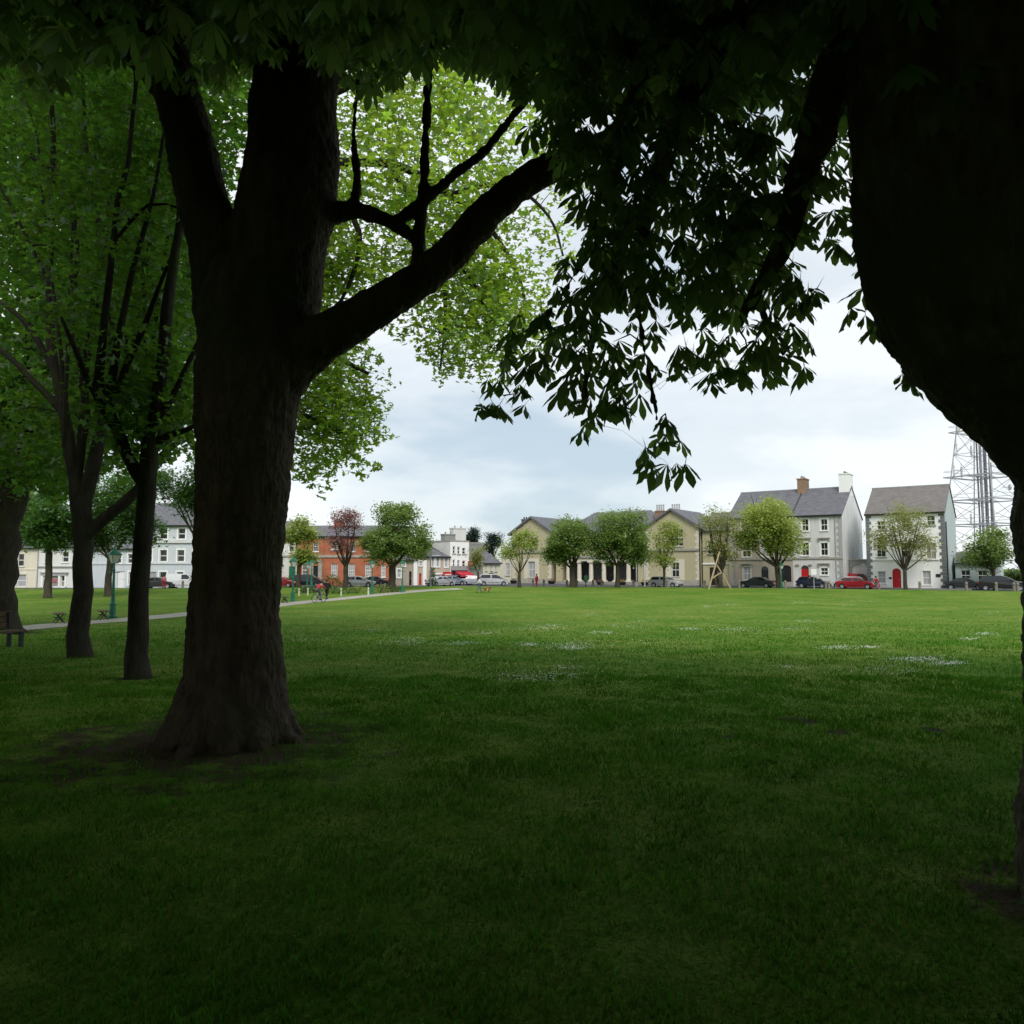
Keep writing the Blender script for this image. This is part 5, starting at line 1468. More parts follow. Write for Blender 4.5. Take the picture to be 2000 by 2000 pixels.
# tall pale blue house
rt, rf, a, b = simple('tall_pale_blue_house', 'tall pale blue three storey house behind the white van', FL, 272.2, 470, 1026, 985, 9, 'w_paleblue', 'slate',
    [(312, 1032, 327, 1053), (348, 1032, 362, 1053), (385, 1032, 399, 1053), (420, 1032, 434, 1053), (284, 1074, 297, 1097), (312, 1074, 326, 1097), (346, 1074, 360, 1097), (378, 1074, 391, 1097), (412, 1074, 425, 1097),
     (311, 1117, 325, 1145), (345, 1117, 358, 1134), (376, 1117, 389, 1143, 'glass', 'blind'), (412, 1117, 425, 1143)], [(291, 1117, 305, 1152, 'grey_paint')], surround='w_white')
band(rt, a, b, FL.Z(350, 1100.5), h=.2, out=.12, mat='w_paleblue'); band(rt, a, b, FL.Z(350, 1058), h=.32, out=.25, mat='w_lightgrey', name='cornice')

# ---- cream rusticated house and red brick house --------------------------------------
FB = Facade((-30, 113.0), (1, -0.03))
rt, rf, a, b = simple('rusticated_house', 'cream house with grooved corner pier and green shopfront, half hidden by the great trunk', FB, 470.5, 579, 1052, 1020, 9, 'w_cream', 'slate',
    [(565, 1055, 574, 1078), (545, 1055, 554, 1078), (525, 1055, 534, 1078)], [(564, 1106, 577, 1142, 'lamp_green')], surround='w_white')
quoins(rt, FB.S(562) - .01, -1, .1, FB.Z(540, 1060), 'w_offwhite', .46); band(rt, a, b, FB.Z(540, 1086), h=.25, out=.2, mat='stone')
rt, rf, a, b = simple('brick_house', 'red brick two storey house with white sash windows', FB, 579.3, 768, 1047.5, 1029, 9, 'redbrick', 'slate',
    [(646.5, 1101, 659, 1126.5, 'curtain', 'curtain', 2), (680, 1101, 693, 1126.5, 'curtain', 'curtain', 2), (713, 1102, 725, 1126.5, 'curtain', 'curtain', 2), (744, 1103, 753, 1127, 'curtain', 'curtain', 2),
     (648, 1058, 660, 1073, 'glass', None, 2), (682, 1058, 694, 1077, 'glass', None, 2), (714, 1058, 726, 1077, 'glass', None, 2), (744, 1058, 754, 1077, 'glass', None, 2), (612, 1058, 622, 1077, 'glass', None, 2), (590, 1101, 600, 1126, 'glass', None, 2)],
    [(612, 1105, 622, 1144, 'black_paint')])
band(rt, a, b, FB.Z(650, 1086.5), h=.35, out=.16, mat='stone'); band(rt, a, b, FB.Z(650, 1049), h=.22, out=.3, mat='lamp_dark', name='eaves_board'); downpipe(rt, FB.S(632.5), FB.Z(650, 1048), mat='brownbrick')
for px in (608.5, 625.5): MB().box(FB.S(px) - .28, FB.S(px) + .28, -0.2, -0.003, 0, FB.Z(615, 1098)).build('door_pilaster', M['stone'], rt)
MB().box(FB.S(606), FB.S(628), -0.3, -0.003, FB.Z(615, 1097.9), FB.Z(615, 1093)).build('door_hood', M['stone'], rt)
zr = FB.Z(645, 1029, 4.5); chimney(rf, FB.S(637), FB.S(653), 4, 5, zr - 1, FB.Z(645, 1020, 4.5), 'redbrick', 3)

# ---- street corner in the middle distance ---------------------------------------------
FS = Facade((gpt(768, 113).x, 113.0), (1.0, 0.62))
rt, rf, a, b = simple('corner_house', 'pink-beige corner house with hipped slate roof and white window surrounds', FS, 806, 878, 1087, 1058, 9, 'w_pink', 'slate',
    [(843, 1087, 848, 1107, 'curtain'), (852.5, 1087, 858, 1107, 'curtain'), (868.5, 1088, 874, 1108, 'curtain'), (819, 1096, 825, 1105, 'curtain'), (846, 1124, 860, 1138, 'curtain')],
    [(818.5, 1120, 823, 1145, 'red_paint')], surround='w_white', roofkw=dict(hipr=4.0, hipl=4.0))
for px in (811, 829): MB().box(FS.S(px) - .3, FS.S(px) + .3, -0.12, -0.003, 0, FS.Z(820, 1094)).build('pilaster', M['w_white'], rt)
MB().box(FS.S(843), FS.S(866), -0.18, -0.003, FS.Z(855, 1122), FS.Z(855, 1119.5)).build('fascia', M['w_white'], rt)
sg = empty('shop_sign', FS.world(FS.S(871.5), -0.5, 0), FS.rz, 'red shop sign on the corner house wall', 'sign')
MB().box(-.75, .75, -.1, .1, FS.Z(871, 1130.5), FS.Z(871, 1117)).build('board', M['red_paint'], sg)
MB().box(-.55, .55, -.13, -.102, FS.Z(871, 1123), FS.Z(871, 1121)).build('lettering', M['white_paint'], sg)
MB().bar((0, .1, FS.Z(871, 1123)), (0, .5, FS.Z(871, 1123)), .05).build('bracket', M['iron'], sg)
rt, rf, a, b = simple('beige_house', 'low beige house half hidden by the round green tree', FS, 769, 805.5, 1094, 1075, 8, 'w_beige', 'slate', [(776, 1112, 783, 1128, 'curtain'), (786, 1097, 791, 1106)], [(799, 1116, 804, 1146, 'black_paint')], surround='w_white')
FS2 = Facade((FS.world(FS.S(878.4), 0).x, FS.world(FS.S(878.4), 0).y), (1.0, 0.75))
s_ = 0.0
e0, e1 = FS2.S(879), FS2.S(916)
Hs = [hole(FS2, r) for r in ((884.5, 1067, 889, 1081), (893.5, 1068, 898, 1082), (903, 1070, 909, 1082), (884.5, 1093, 888.5, 1107), (893.5, 1094, 897.5, 1107), (903, 1095, 909, 1108))]
shopf = hole(FS2, (881, 1114, 914, 1143))
rt, rf = box_house('shop_block', 'white flat-roofed three storey shop block with red awning', FS2, e0, e1, 11, FS2.Z(897, 1058), 0, 'w_white', 'stone', Hs + [shopf], flat=True, sidem='w_offwhite', cat='shop')
for h in Hs: add_window(rt, h, 0, 'glass', bars=0)
MB().box(shopf[0], shopf[1], .14, .17, shopf[2], shopf[3]).build('shop_window', M['glass'], rt)
for f in (.3, .6): MB().box(shopf[0] + (shopf[1] - shopf[0]) * f - .06, shopf[0] + (shopf[1] - shopf[0]) * f + .06, .05, .138, shopf[2], shopf[3]).build('mullion', M['grey_paint'], rt)
MB().box(shopf[0] - .1, shopf[1] + .1, -.12, -.003, shopf[3] + .02, shopf[3] + .7).build('fascia', M['grey_paint'], rt)
ax0, ax1 = FS2.S(889), FS2.S(916); az = FS2.Z(902, 1116); az2 = FS2.Z(902, 1126)
aw = MB(); aw.add([(ax0, -.03, az), (ax1, -.03, az), (ax1, -1.5, az2 + .3), (ax0, -1.5, az2 + .3), (ax0, -1.5, az2), (ax1, -1.5, az2)], [(0, 1, 2, 3), (3, 2, 5, 4)])
aw.add([(ax0, -.03, az), (ax0, -1.5, az2 + .3), (ax0, -.03, az2 + .3)], [(0, 1, 2)]); aw.add([(ax1, -.03, az), (ax1, -1.5, az2 + .3), (ax1, -.03, az2 + .3)], [(0, 2, 1)])
awo = aw.build('awning', M['red_cloth'], rt)
MB().box(ax0 + 1, ax1 - .8, -1.53, -1.502, az2 + .08, az2 + .2).build('awning_lettering', M['white_paint'], awo)
chimney(rf, e0 + 1.5, e0 + 3.5, 4, 5.2, FS2.Z(897, 1058), FS2.Z(897, 1058) + 1.2, 'w_grey', 2)
chimney(rf, e0 + 3.8, e0 + 6.2, 5, 6.2, FS2.Z(897, 1058), FS2.Z(897, 1058) + 2.3, 'w_lightgrey', 2)
sgn = empty('shop_sign', FS2.world(FS2.S(917), -.8, 0), FS2.rz, 'red hanging sign beside the half-bare young tree', 'sign')
MB().box(-.8, .8, -.08, .08, FS2.Z(917, 1105), FS2.Z(917, 1096)).build('board', M['red_paint'], sgn)
MB().box(-.5, .5, -.11, -.082, FS2.Z(917, 1101.5), FS2.Z(917, 1100)).build('lettering', M['white_paint'], sgn)
MB().bar((0, .08, FS2.Z(917, 1100)), (0, .8, FS2.Z(917, 1100)), .05).build('bracket', M['iron'], sgn)
g0, g1 = FS2.S(916.3), FS2.S(943)
Hg = [hole(FS2, r) for r in ((921, 1072, 925, 1086), (932, 1073, 936, 1087), (926, 1124, 930, 1136), (933, 1124, 937, 1136))]
rt, rf = box_house('grey_house', 'grey rendered house behind the half-bare young tree', FS2, g0, g1, 10, FS2.Z(930, 1062), 0, 'w_grey', 'stone', Hg, flat=True)
for h in Hg: add_window(rt, h, 0, 'glass')
y0_, y1_ = FS2.S(943.3), FS2.S(978)
Hy = [hole(FS2, r) for r in ((948, 1103, 951, 1115), (958, 1104, 961, 1115), (967, 1104, 970, 1116), (955, 1119, 966, 1128))]
rt, rf = box_house('yellow_house', 'pale yellow house with grey slate roof beside the courthouse', FS2, y0_, y1_, 9, FS2.Z(960, 1100), FS2.Z(960, 1077, 4.5), 'w_yellow', 'slate', Hy)
for h in Hy: add_window(rt, h, 0, 'glass')
h = hole(FS2, (945.5, 1122, 952.5, 1142), .9)
MB().box(h[0], h[1], -.05, -.003, h[2], h[3]).build('door', M['lamp_dark'], rt)
chimney(rf, FS2.S(944), FS2.S(951), 4, 5, FS2.Z(960, 1080, 4.5), FS2.Z(960, 1068, 4.5), 'brownbrick', 2)
# ------------------------------------------------------------------ mast
def mast():
    D = 142.0
    c = at(1926, 1109, D); bz = BASEZ
    root = empty('telecom_mast', (c.x, c.y, bz), R(28), 'tall grey lattice telecom mast behind the white house', 'mast')
    H = 38.0
    hw = lambda z: 5.6 - 3.0 * min(1, z / 30.0)
    levels = [0, 5.5, 10.5, 15.0, 19.5, 23.8, 28.0, 32.0, 36.0]
    cs = ((-1, -1), (1, -1), (1, 1), (-1, 1))
    for sx, sy in cs:
        MB().tube([(sx * hw(z), sy * hw(z), z) for z in levels], [0.12] * len(levels), 6).build('leg', M['galv'], root)
    for i in range(len(levels) - 1):
        z0, z1 = levels[i], levels[i + 1]
        for k in range(4):
            a, b = cs[k], cs[(k + 1) % 4]
            p = lambda q, z: (q[0] * hw(z), q[1] * hw(z), z)
            m = MB(); m.bar(p(a, z0), p(b, z1), 0.05, 4); m.bar(p(b, z0), p(a, z1), 0.05, 4); m.build('brace', M['galv'], root)
            MB().bar(p(a, z1), p(b, z1), 0.055, 4).build('strut', M['galv'], root)
    m = MB()
    for k in range(7):
        a = k * 0.9; m.bar((0.75 * math.cos(a), 0.75 * math.sin(a), 0), (0.75 * math.cos(a), 0.75 * math.sin(a), H), 0.11, 6)
    m.build('cable_riser', M['galv_dark'], root)
    MB().bar((1.1, -.9, 0), (1.1, -.9, H), 0.26, 8).build('feeder_tube', M['galv_dark'], root)
    lad = MB()
    for s in (-.25, .25): lad.bar((-1.4 + s, -1.0, 0), (-1.4 + s, -1.0, H), .05, 4)
    for k in range(60): lad.bar((-1.65, -1.0, .5 + k * .6), (-1.15, -1.0, .5 + k * .6), .03, 4)
    lad.build('ladder', M['galv'], root)
    for z in (10.5, 15.0, 19.5, 28.0):
        w = hw(z) + 0.9
        pl = MB(); 
        for s in (-1, 1):
            pl.box(-w, w, s * w - .09, s * w + .09, z - .06, z + .1); pl.box(s * w - .09, s * w + .09, -w + .13, w - .13, z - .06, z + .1)
            pl.bar((-w, s * w, z + 1.1), (w, s * w, z + 1.1), .04, 4); pl.bar((s * w, -w, z + 1.1), (s * w, w, z + 1.1), .04, 4)
            pl.box(-w, w, s * .6 - .1, s * .6 + .1, z - .09, z + .1)
        pl.build('platform', M['galv'], root)
    for k in range(14):
        z = random.choice((12, 16.5, 21, 25, 29, 30)); a = random.uniform(0, 6.28); r = hw(z) + 1.0
        x, y = r * math.cos(a), r * math.sin(a)
        m = MB(); m.bar((x, y, z - 1.4), (x, y, z + 1.6), .05, 5); m.box(x - .16, x + .16, y - .1, y + .1, z - 1.1, z + .9); m.bar((x, y, z), (x * .8, y * .8, z), .05, 4)
        m.build('antenna', M['white_paint'], root)
    for z, a in ((27.5, -2.6), (26, -1.4), (22, -2.2), (30, -1.9), (31, -2.9), (17.5, -.6)):
        r = hw(z) + .7; x, y = r * math.cos(a), r * math.sin(a)
        m = MB(); m.lathe([(.05, 0), (.5, .1), (.6, .25), (.58, .28)], 12); 
        o = m.build('dish', M['lightglass'], root); o.location = (x, y, z); o.rotation_euler = (0, R(90), a)
        MB().bar((x, y, z), (x * .75, y * .75, z), .06, 4).build('dish_arm', M['galv'], root)
mast()

# ------------------------------------------------------------------ vehicles
def car(label, px, D, heading, col, style='saloon', sc=1.0, name='parked_car', group='cars parked round the green', z=None, L=4.3):
    p = at(px, 1109, D)
    zz = BASEZ + 0.006 if z is None else z
    root = empty(name, (p.x, p.y, zz), heading, label, 'van' if 'van' in name else 'car', group)
    W = 0.86; h = L / 2
    if style == 'saloon':
        H = 1.42; bon = .93
        prof = [(-h, .45), (-h + .02, .82), (-h + .18, .97), (-h + .75, 1.0), (-h + 1.35, 1.38), (-h + 1.6, H), (-h + 2.35, H), (-h + 2.6, 1.38), (-h + 3.25, bon + .04), (h - .25, .80), (h - .05, .68), (h, .45)]
        cab = (-h + .78, -h + 1.42, -h + 2.5, -h + 3.2); belt = .97
    elif style == 'hatch':
        H = 1.47; bon = .95
        prof = [(-h, .45), (-h + .02, .9), (-h + .12, 1.0), (-h + .45, 1.36), (-h + .65, H), (-h + 2.0, H + .02), (-h + 2.3, 1.42), (-h + 3.05, bon + .04), (h - .25, .80), (h - .05, .66), (h, .45)]
        cab = (-h + .25, -h + .55, -h + 2.2, -h + 3.0); belt = 1.0
    elif style == 'mpv':
        H = 1.68; bon = 1.05
        prof = [(-h, .45), (-h + .02, .95), (-h + .12, 1.1), (-h + .35, 1.58), (-h + .6, H), (-h + 2.4, H + .02), (-h + 2.75, 1.6), (-h + 3.6, bon + .06), (h - .25, .92), (h - .04, .72), (h, .45)]
        cab = (-h + .2, -h + .45, -h + 2.65, -h + 3.55); belt = 1.1
    else:   # panel van
        H = 1.85; bon = 1.1
        prof = [(-h, .45), (-h + .02, 1.0), (-h + .06, 1.75), (-h + .25, H), (-h + 2.7, H), (-h + 2.95, 1.78), (-h + 3.55, bon + .04), (h - .3, .92), (h - .04, .72), (h, .45)]
        cab = (-h + 2.1, -h + 2.1, -h + 2.85, -h + 3.5); belt = 1.15
    # body: profile lofted across the width with tumblehome and rounded shoulders
    secs = [(-1.0, 0.0), (-.94, .05), (-.6, .09), (0, .10), (.6, .09), (.94, .05), (1.0, 0.0)]
    def yw(s, zc):
        t = max(0.0, (zc - belt) / (H - belt))
        return s * W * (1 - 0.17 * t - (0.05 if zc < .5 else 0))
    bot = [(h - .02, .22), (-h + .02, .22)]
    full = prof + bot
    n = len(full); V = []; F = []
    for s, crown in secs:
        for x, zc in full:
            V.append((x * (1 - 0.012 * abs(s) * (1 if abs(x) > h * .9 else 0)) - (0.10 * (abs(s) ** 4) * (1 if x > 0 else -1) if abs(x) > h * .93 else 0), yw(s, zc), zc + (crown - .1) * (.35 if zc > .7 else 0)))
    for j in range(len(secs) - 1):
        for k in range(n):
            k2 = (k + 1) % n
            F.append((j * n + k, (j + 1) * n + k, (j + 1) * n + k2, j * n + k2))
    F.append(tuple(range(n))); F.append(tuple(len(secs) * n - 1 - k for k in range(n)))
    me = bpy.data.meshes.new('body'); me.from_pydata(V, [], F); me.update()
    paint = car_paint('car_paint', col)
    body = link('body', me, paint, root)
    bm = bmesh.new(); bm.from_mesh(me); bmesh.ops.recalc_face_normals(bm, faces=bm.faces); bm.to_mesh(me); bm.free()
    # side glass
    roofz = H - .10
    for s in (-1, 1):
        a, b, c, d = cab
        mid = (a + d) / 2 if style != 'van' else c
        segs = [(a, b, mid - .05, mid - .05), (mid + .05, mid + .05, c, d)] if style != 'van' else [(a, b, c, d)]
        for (q0, q1, q2, q3) in segs:
            pts = [(q0 + .06, belt + .03), (q3 - .06, belt + .03), (q2 - .02, roofz), (q1 + .04, roofz)]
            V = []
            for x, zc in pts: V.append((x, yw(s, zc) + s * .006, zc))
            for x, zc in pts: V.append((x, yw(s, zc) - s * .03, zc))
            m = MB(); m.add(V, [(0, 1, 2, 3), (7, 6, 5, 4), (0, 4, 5, 1), (1, 5, 6, 2), (2, 6, 7, 3), (3, 7, 4, 0)])
            m.build('side_window', M['carglass'], root)
    # front and rear screens
    def screen(x0, z0, x1, z1, nm):
        dx = .012 * (1 if x0 > x1 else -1)
        V = [(x0 + dx, -yw(.86, z0), z0 + .03), (x0 + dx, yw(.86, z0), z0 + .03), (x1 + dx, yw(.84, z1), z1), (x1 + dx, -yw(.84, z1), z1)]
        V2 = [(x - dx * 4, y, zc - .03) for x, y, zc in V]
        m = MB(); m.add(V + V2, [(0, 1, 2, 3), (7, 6, 5, 4), (0, 4, 5, 1), (1, 5, 6, 2), (2, 6, 7, 3), (3, 7, 4, 0)])
        m.build(nm, M['carglass'], root)
    screen(cab[3], belt + .02, cab[2] + .06, roofz + .05, 'windscreen')
    if style != 'van': screen(cab[0], belt + .02, cab[1] - .04, roofz + .02, 'rear_window')
    # wheels
    for wx in (-h + .78, h - .80):
        for s in (-1, 1):
            wz = .31
            m = MB()
            y0, y1 = (s * (W - .19), s * (W + .012))
            N = 18
            ring = lambda r, y: [(wx + r * math.cos(2 * math.pi * k / N), y, wz + r * math.sin(2 * math.pi * k / N)) for k in range(N)]
            V = ring(.31, y0) + ring(.31, y1) + ring(.20, y1 + s * .004)
            F = [(k, (k + 1) % N, N + (k + 1) % N, N + k) for k in range(N)] + [(N + k, N + (k + 1) % N, 2 * N + (k + 1) % N, 2 * N + k) for k in range(N)] + [tuple(range(N))]
            m.add(V, F); w = m.build('wheel', M['tyre'], root)
            m2 = MB(); m2.add(ring(.20, y1 + s * .006) + [(wx, y1 - s * .02, wz)], [(k, (k + 1) % N, N) for k in range(N)]); m2.build('rim', M['rim'], w)
            # dark arch behind
            m3 = MB(); rr = [(wx + .37 * math.cos(math.pi * k / 10), s * (W * (.985) + .004), wz + .37 * math.sin(math.pi * k / 10)) for k in range(11)]
            m3.add(rr + [(wx, s * (W * .985 + .004), wz)], [(k, k + 1, 11) for k in range(10)]); m3.build('wheel_arch', M['tyre'], root)
    for s in (-1, 1):
        MB().box(h - .16, h - .008, s * .66 - .14, s * .66 + .14, .60, .74).build('headlight', M['lightglass'], root)
        MB().box(-h + .004, -h + .10, s * .70 - .11, s * .70 + .11, .70, .92).build('tail_light', M['tailred'], root)
        MB().box(cab[3] - .35, cab[3] - .18, s * (W + .10) - .08, s * (W + .10) + .06, belt + .02, belt + .15).build('mirror', paint, root)
        m = MB(); m.box(-.9, .9, s * (W + .004) - .006, s * (W + .004) + .006, .42, .46); m.build('sill_strip', M['tyre'], root)
    MB().box(h - .06, h + .02, -.7, .7, .30, .44).build('bumper', M['tyre'], root)
    MB().box(-h - .02, -h + .06, -.7, .7, .30, .44).build('bumper', M['tyre'], root)
    MB().box(-h - .012, -h + .02, -.26, .26, .50, .62).build('number_plate', M['numberplate'], root)
    return root

ROW = FR.rz
car('silver hatchback parked before the courthouse wing', 1300, 102.5, ROW, (0.52, 0.53, 0.55), 'hatch', L=4.3)
car('dark teal estate car parked by the arched black door', 1477, 101.0, ROW + math.pi, (0.028, 0.045, 0.05), 'saloon', L=4.6)
car('navy blue hatchback parked before the terrace red door', 1588, 99.0, ROW, (0.012, 0.02, 0.05), 'hatch', L=4.1)
car('white hatchback half hidden behind the red saloon', 1655, 99.2, ROW + math.pi, (0.75, 0.75, 0.75), 'hatch', L=4.0)
car('bright red saloon parked before the white house', 1671, 95.5, ROW, (0.42, 0.012, 0.02), 'saloon', L=4.5)
car('red van in the gap behind the red saloon', 1676, 102.0, ROW, (0.45, 0.01, 0.02), 'van', name='parked_van', L=4.3)
car('dark grey saloon at the corner of the white house', 1884, 92.0, ROW, (0.05, 0.055, 0.065), 'saloon', L=4.4)
car('black people carrier under the small rounded tree', 1958, 88.0, ROW, (0.018, 0.018, 0.02), 'mpv', L=4.9)
car('white panel van before the tall pale blue house', 360, 97.3, 0.0, (0.72, 0.72, 0.72), 'van', name='parked_van', L=4.3)
car('dark saloon parked behind the slender trunk beside the white van', 312, 97.0, 0.0, (0.03, 0.032, 0.035), 'saloon', L=4.4)
car('red car peeping out from behind the great trunk', 548, 103, 0.0, (0.36, 0.012, 0.02), 'saloon', L=4.2)
car('dark hatchback parked at the brick house door', 602, 106, 0.0, (0.035, 0.04, 0.05), 'mpv', L=4.3)
car('silver hatchback parked before the brick house windows', 703, 104.5, 0.0, (0.52, 0.53, 0.55), 'hatch', L=4.2)
car('dark saloon half hidden behind the silver one at the brick house', 735, 107.5, 0.0, (0.03, 0.035, 0.05), 'saloon', L=4.4)
car('silver saloon seen from behind at the corner house', 860, 109.5, FS.rz + 0.25, (0.45, 0.47, 0.50), 'saloon', L=4.4)
car('blue-grey saloon next in line before the shop block', 881, 115.0, FS.rz, (0.25, 0.28, 0.34), 'saloon', L=4.4)
car('grey hatchback parked under the red awning', 900, 119.0, FS2.rz, (0.22, 0.23, 0.25), 'hatch', L=4.1)
car('pale grey saloon behind the walker in white', 926, 118, 0.1, (0.45, 0.46, 0.5), 'saloon', L=4.4)
car('silver people carrier at the corner of the courthouse', 963, 113, 0.15, (0.50, 0.51, 0.54), 'mpv', L=4.5)

# ------------------------------------------------------------------ lamps, poles, posts
def lamp(label, px, D, H, mat='lamp_green', group='old style park lamps'):
    b = gpt(px, D)
    root = empty('park_lamp', b, random.uniform(0, 1), label, 'lamp post', group)
    s = H / 4.0
    MB().lathe([(.24 * s, -.05), (.24 * s, .12 * s), (.19 * s, .2 * s), (.17 * s, .75 * s), (.20 * s, .8 * s), (.12 * s, .92 * s), (.10 * s, 1.3 * s), (.12 * s, 1.35 * s)], 10).build('base', M[mat], root)
    MB().lathe([(.085 * s, 1.35 * s), (.06 * s, 2.7 * s), (.09 * s, 2.74 * s), (.055 * s, 2.8 * s), (.05 * s, 3.1 * s), (.1 * s, 3.15 * s)], 10).build('post', M[mat], root)
    MB().bar((-.34 * s, 0, 2.62 * s), (.34 * s, 0, 2.62 * s), .028 * s, 6).build('ladder_bar', M[mat], root)
    # lantern: four raking panes held by corner bars
    z0, z1, r0, r1 = 3.15 * s, 3.62 * s, .14 * s, .27 * s
    q = MB()
    cs = [(1, 1), (-1, 1), (-1, -1), (1, -1)]
    for a in cs: q.bar((a[0] * r0, a[1] * r0, z0), (a[0] * r1, a[1] * r1, z1), .018 * s, 4)
    q.box(-r1 - .03 * s, r1 + .03 * s, -r1 - .03 * s, r1 + .03 * s, z1, z1 + .04 * s); q.box(-r0 - .02 * s, r0 + .02 * s, -r0 - .02 * s, r0 + .02 * s, z0 - .03 * s, z0)
    lan = q.build('lantern', M[mat], root)
    for k in range(4):
        a, c = cs[k], cs[(k + 1) % 4]
        f = .96
        MB().quad((a[0] * r0 * f, a[1] * r0 * f, z0), (c[0] * r0 * f, c[1] * r0 * f, z0), (c[0] * r1 * f, c[1] * r1 * f, z1), (a[0] * r1 * f, a[1] * r1 * f, z1)).build('pane', M['lamp_glass'], lan)
    MB().lathe([(.40 * s, z1 + .041 * s), (.30 * s, z1 + .14 * s), (.16 * s, z1 + .27 * s), (.10 * s, z1 + .30 * s), (.10 * s, z1 + .35 * s), (.03 * s, z1 + .39 * s), (.04 * s, z1 + .44 * s), (.005, z1 + .52 * s)], 8, a0=.39).build('cap', M[mat], root)
    return root
g = gnd(223, 1207); lamp('tall green park lamp between the two dark trunks', 223, g.y, 135 * g.y / FPX)
g = gnd(573, 1175); lamp('green park lamp just right of the great trunk', 573, g.y, 86 * g.y / FPX)
lamp('green park lamp in front of the pale green narrow tree', 600.5, 88, 60 * 88 / FPX)
lamp('cream-topped lamp close right of another before the brick house', 609, 93, 58 * 93 / FPX)
g = gnd(727, 1161); lamp('green park lamp before the last brick house windows', 727, g.y, 66 * g.y / FPX)
g = gnd(787, 1157); lamp('green park lamp under the round dense tree', 786, g.y, 62 * g.y / FPX)
lamp('thin black street lamp against the rusticated house', 550, 108, 46 * 108 / FPX, 'lamp_dark', 'black street lamps')
lamp('green park lamp beside the broad yellow-green tree', 1526, 95, 52 * 95 / FPX)
def pole(name, label, px, D, H, r, mat, cat='pole', head=None, group=None):
    b = gpt(px, D)
    root = empty(name, b, 0, label, cat, group)
    MB().lathe([(r * 1.5, -.05), (r * 1.5, .25), (r, .3), (r * .8, H)], 8).build('shaft', M[mat], root)
    if head == 'street':
        MB().box(-.16, .16, -.45, .12, H - .02, H + .14).build('lantern', M['grey_paint'], root)
        MB().box(-.2, .2, -.2, .2, H - .85, H - .35).build('control_box', M['lamp_dark'], root)
    if head == 'flag': MB().lathe([(.02, H), (.09, H + .06), (.09, H + .12), (.02, H + .18)], 8).build('finial', M['white_paint'], root)
    if head == 'sign':
        MB().box(-.32, .32, -.06, -.02, H - .75, H - .05).build('sign_plate', M['white_paint'], root)
    return root
pole('street_light', 'tall thin street light before the corner house', 841, 104, 86 * 104 / FPX, .09, 'galv_dark', 'street light', 'street')
pole('flagpole', 'short white flagpole nearest the portico columns', 1203, 106, 4.6, .07, 'white_paint', 'flagpole', 'flag', 'white flagpoles')
pole('flagpole', 'white flagpole standing between the portico and the silver car', 1243, 106, 4.4, .08, 'white_paint', 'flagpole', 'flag', 'white flagpoles')
pole('flagpole', 'tallest white flagpole, behind the planter with yellow flowers', 1259, 108, 7.6, .08, 'white_paint', 'flagpole', 'flag', 'white flagpoles')
pole('sign_post', 'grey post with white notice before the navy car', 1589, 94.6, 2.6, .05, 'galv', 'sign post', 'sign')
pole('street_light', 'dark slim pole at the corner of the courthouse', 1367, 108, 9.2, .10, 'lamp_dark', 'street light', None)

def bollard(label, px, D=None, h=.95, mat='post_grey', w=.12, name='bollard', group='posts along the lawn edge'):
    x = at(px, 1109, 100).x * ((D or 100) / 100.0)
    if D is None:
        D = 100.0
        for _ in range(12): D = edge_y((px - 1000) / FPX * D) - 0.5
    b = gpt(px, D)
    root = empty(name, b, random.uniform(-.2, .2), label, 'bollard', group)
    MB().lathe([(w * 1.25, -.1), (w * 1.2, h * .8), (w * 1.3, h * .82), (w * 1.3, h * .86), (w * 1.05, h * .9), (w * .8, h)], 8).build('shaft', M[mat], root)
    MB().lathe([(w * 1.34, h * .66), (w * 1.34, h * .72)], 8).build('collar', M['timber_dark'], root)
for px, lab in ((1041, 'weathered post before the courthouse wing window'), (1062, 'weathered post right of the figure in red'), (1107, 'weathered post left of the first dense tree'), (1126, 'weathered post right of the first dense tree'),
                (1158, 'weathered post right of the green bin'), (1175, 'weathered post beside the portico planter'), (1237, 'weathered post at the foot of the middle flagpole'), (1303, 'weathered post before the silver hatchback'),
                (1376, 'weathered post left of the timber props'), (1443, 'weathered post before the bonnet of the teal estate'), (1533, 'pale post before the carriage gate'), (1612, 'weathered post at the nose of the navy car'),
                (1618, 'pale post just right of the one at the navy car'), (1795, 'stout post before the white house window'), (1886, 'weathered post before the dark grey saloon'), (1944, 'weathered post under the small rounded tree'),
                (1979, 'weathered post before the black people carrier'), (1986, 'thin post at the picture edge by the black people carrier'), (358, 'weathered post before the white van')):
    bollard(lab, px)
for px, py, lab in ((574, 1165, 'short cream post beside the lamp by the great trunk'), (585, 1164, 'short cream post left of the low hedge'), (602, 1163, 'short cream post in the middle of the low hedge'), (667, 1164, 'short cream post right of the cyclist'), (720, 1162, 'short cream post at the foot of the brick house lamp')):
    g = gnd(px, py); bollard(lab, px, g.y, .8, 'w_cream', .07, group='short cream posts by the shrubs')

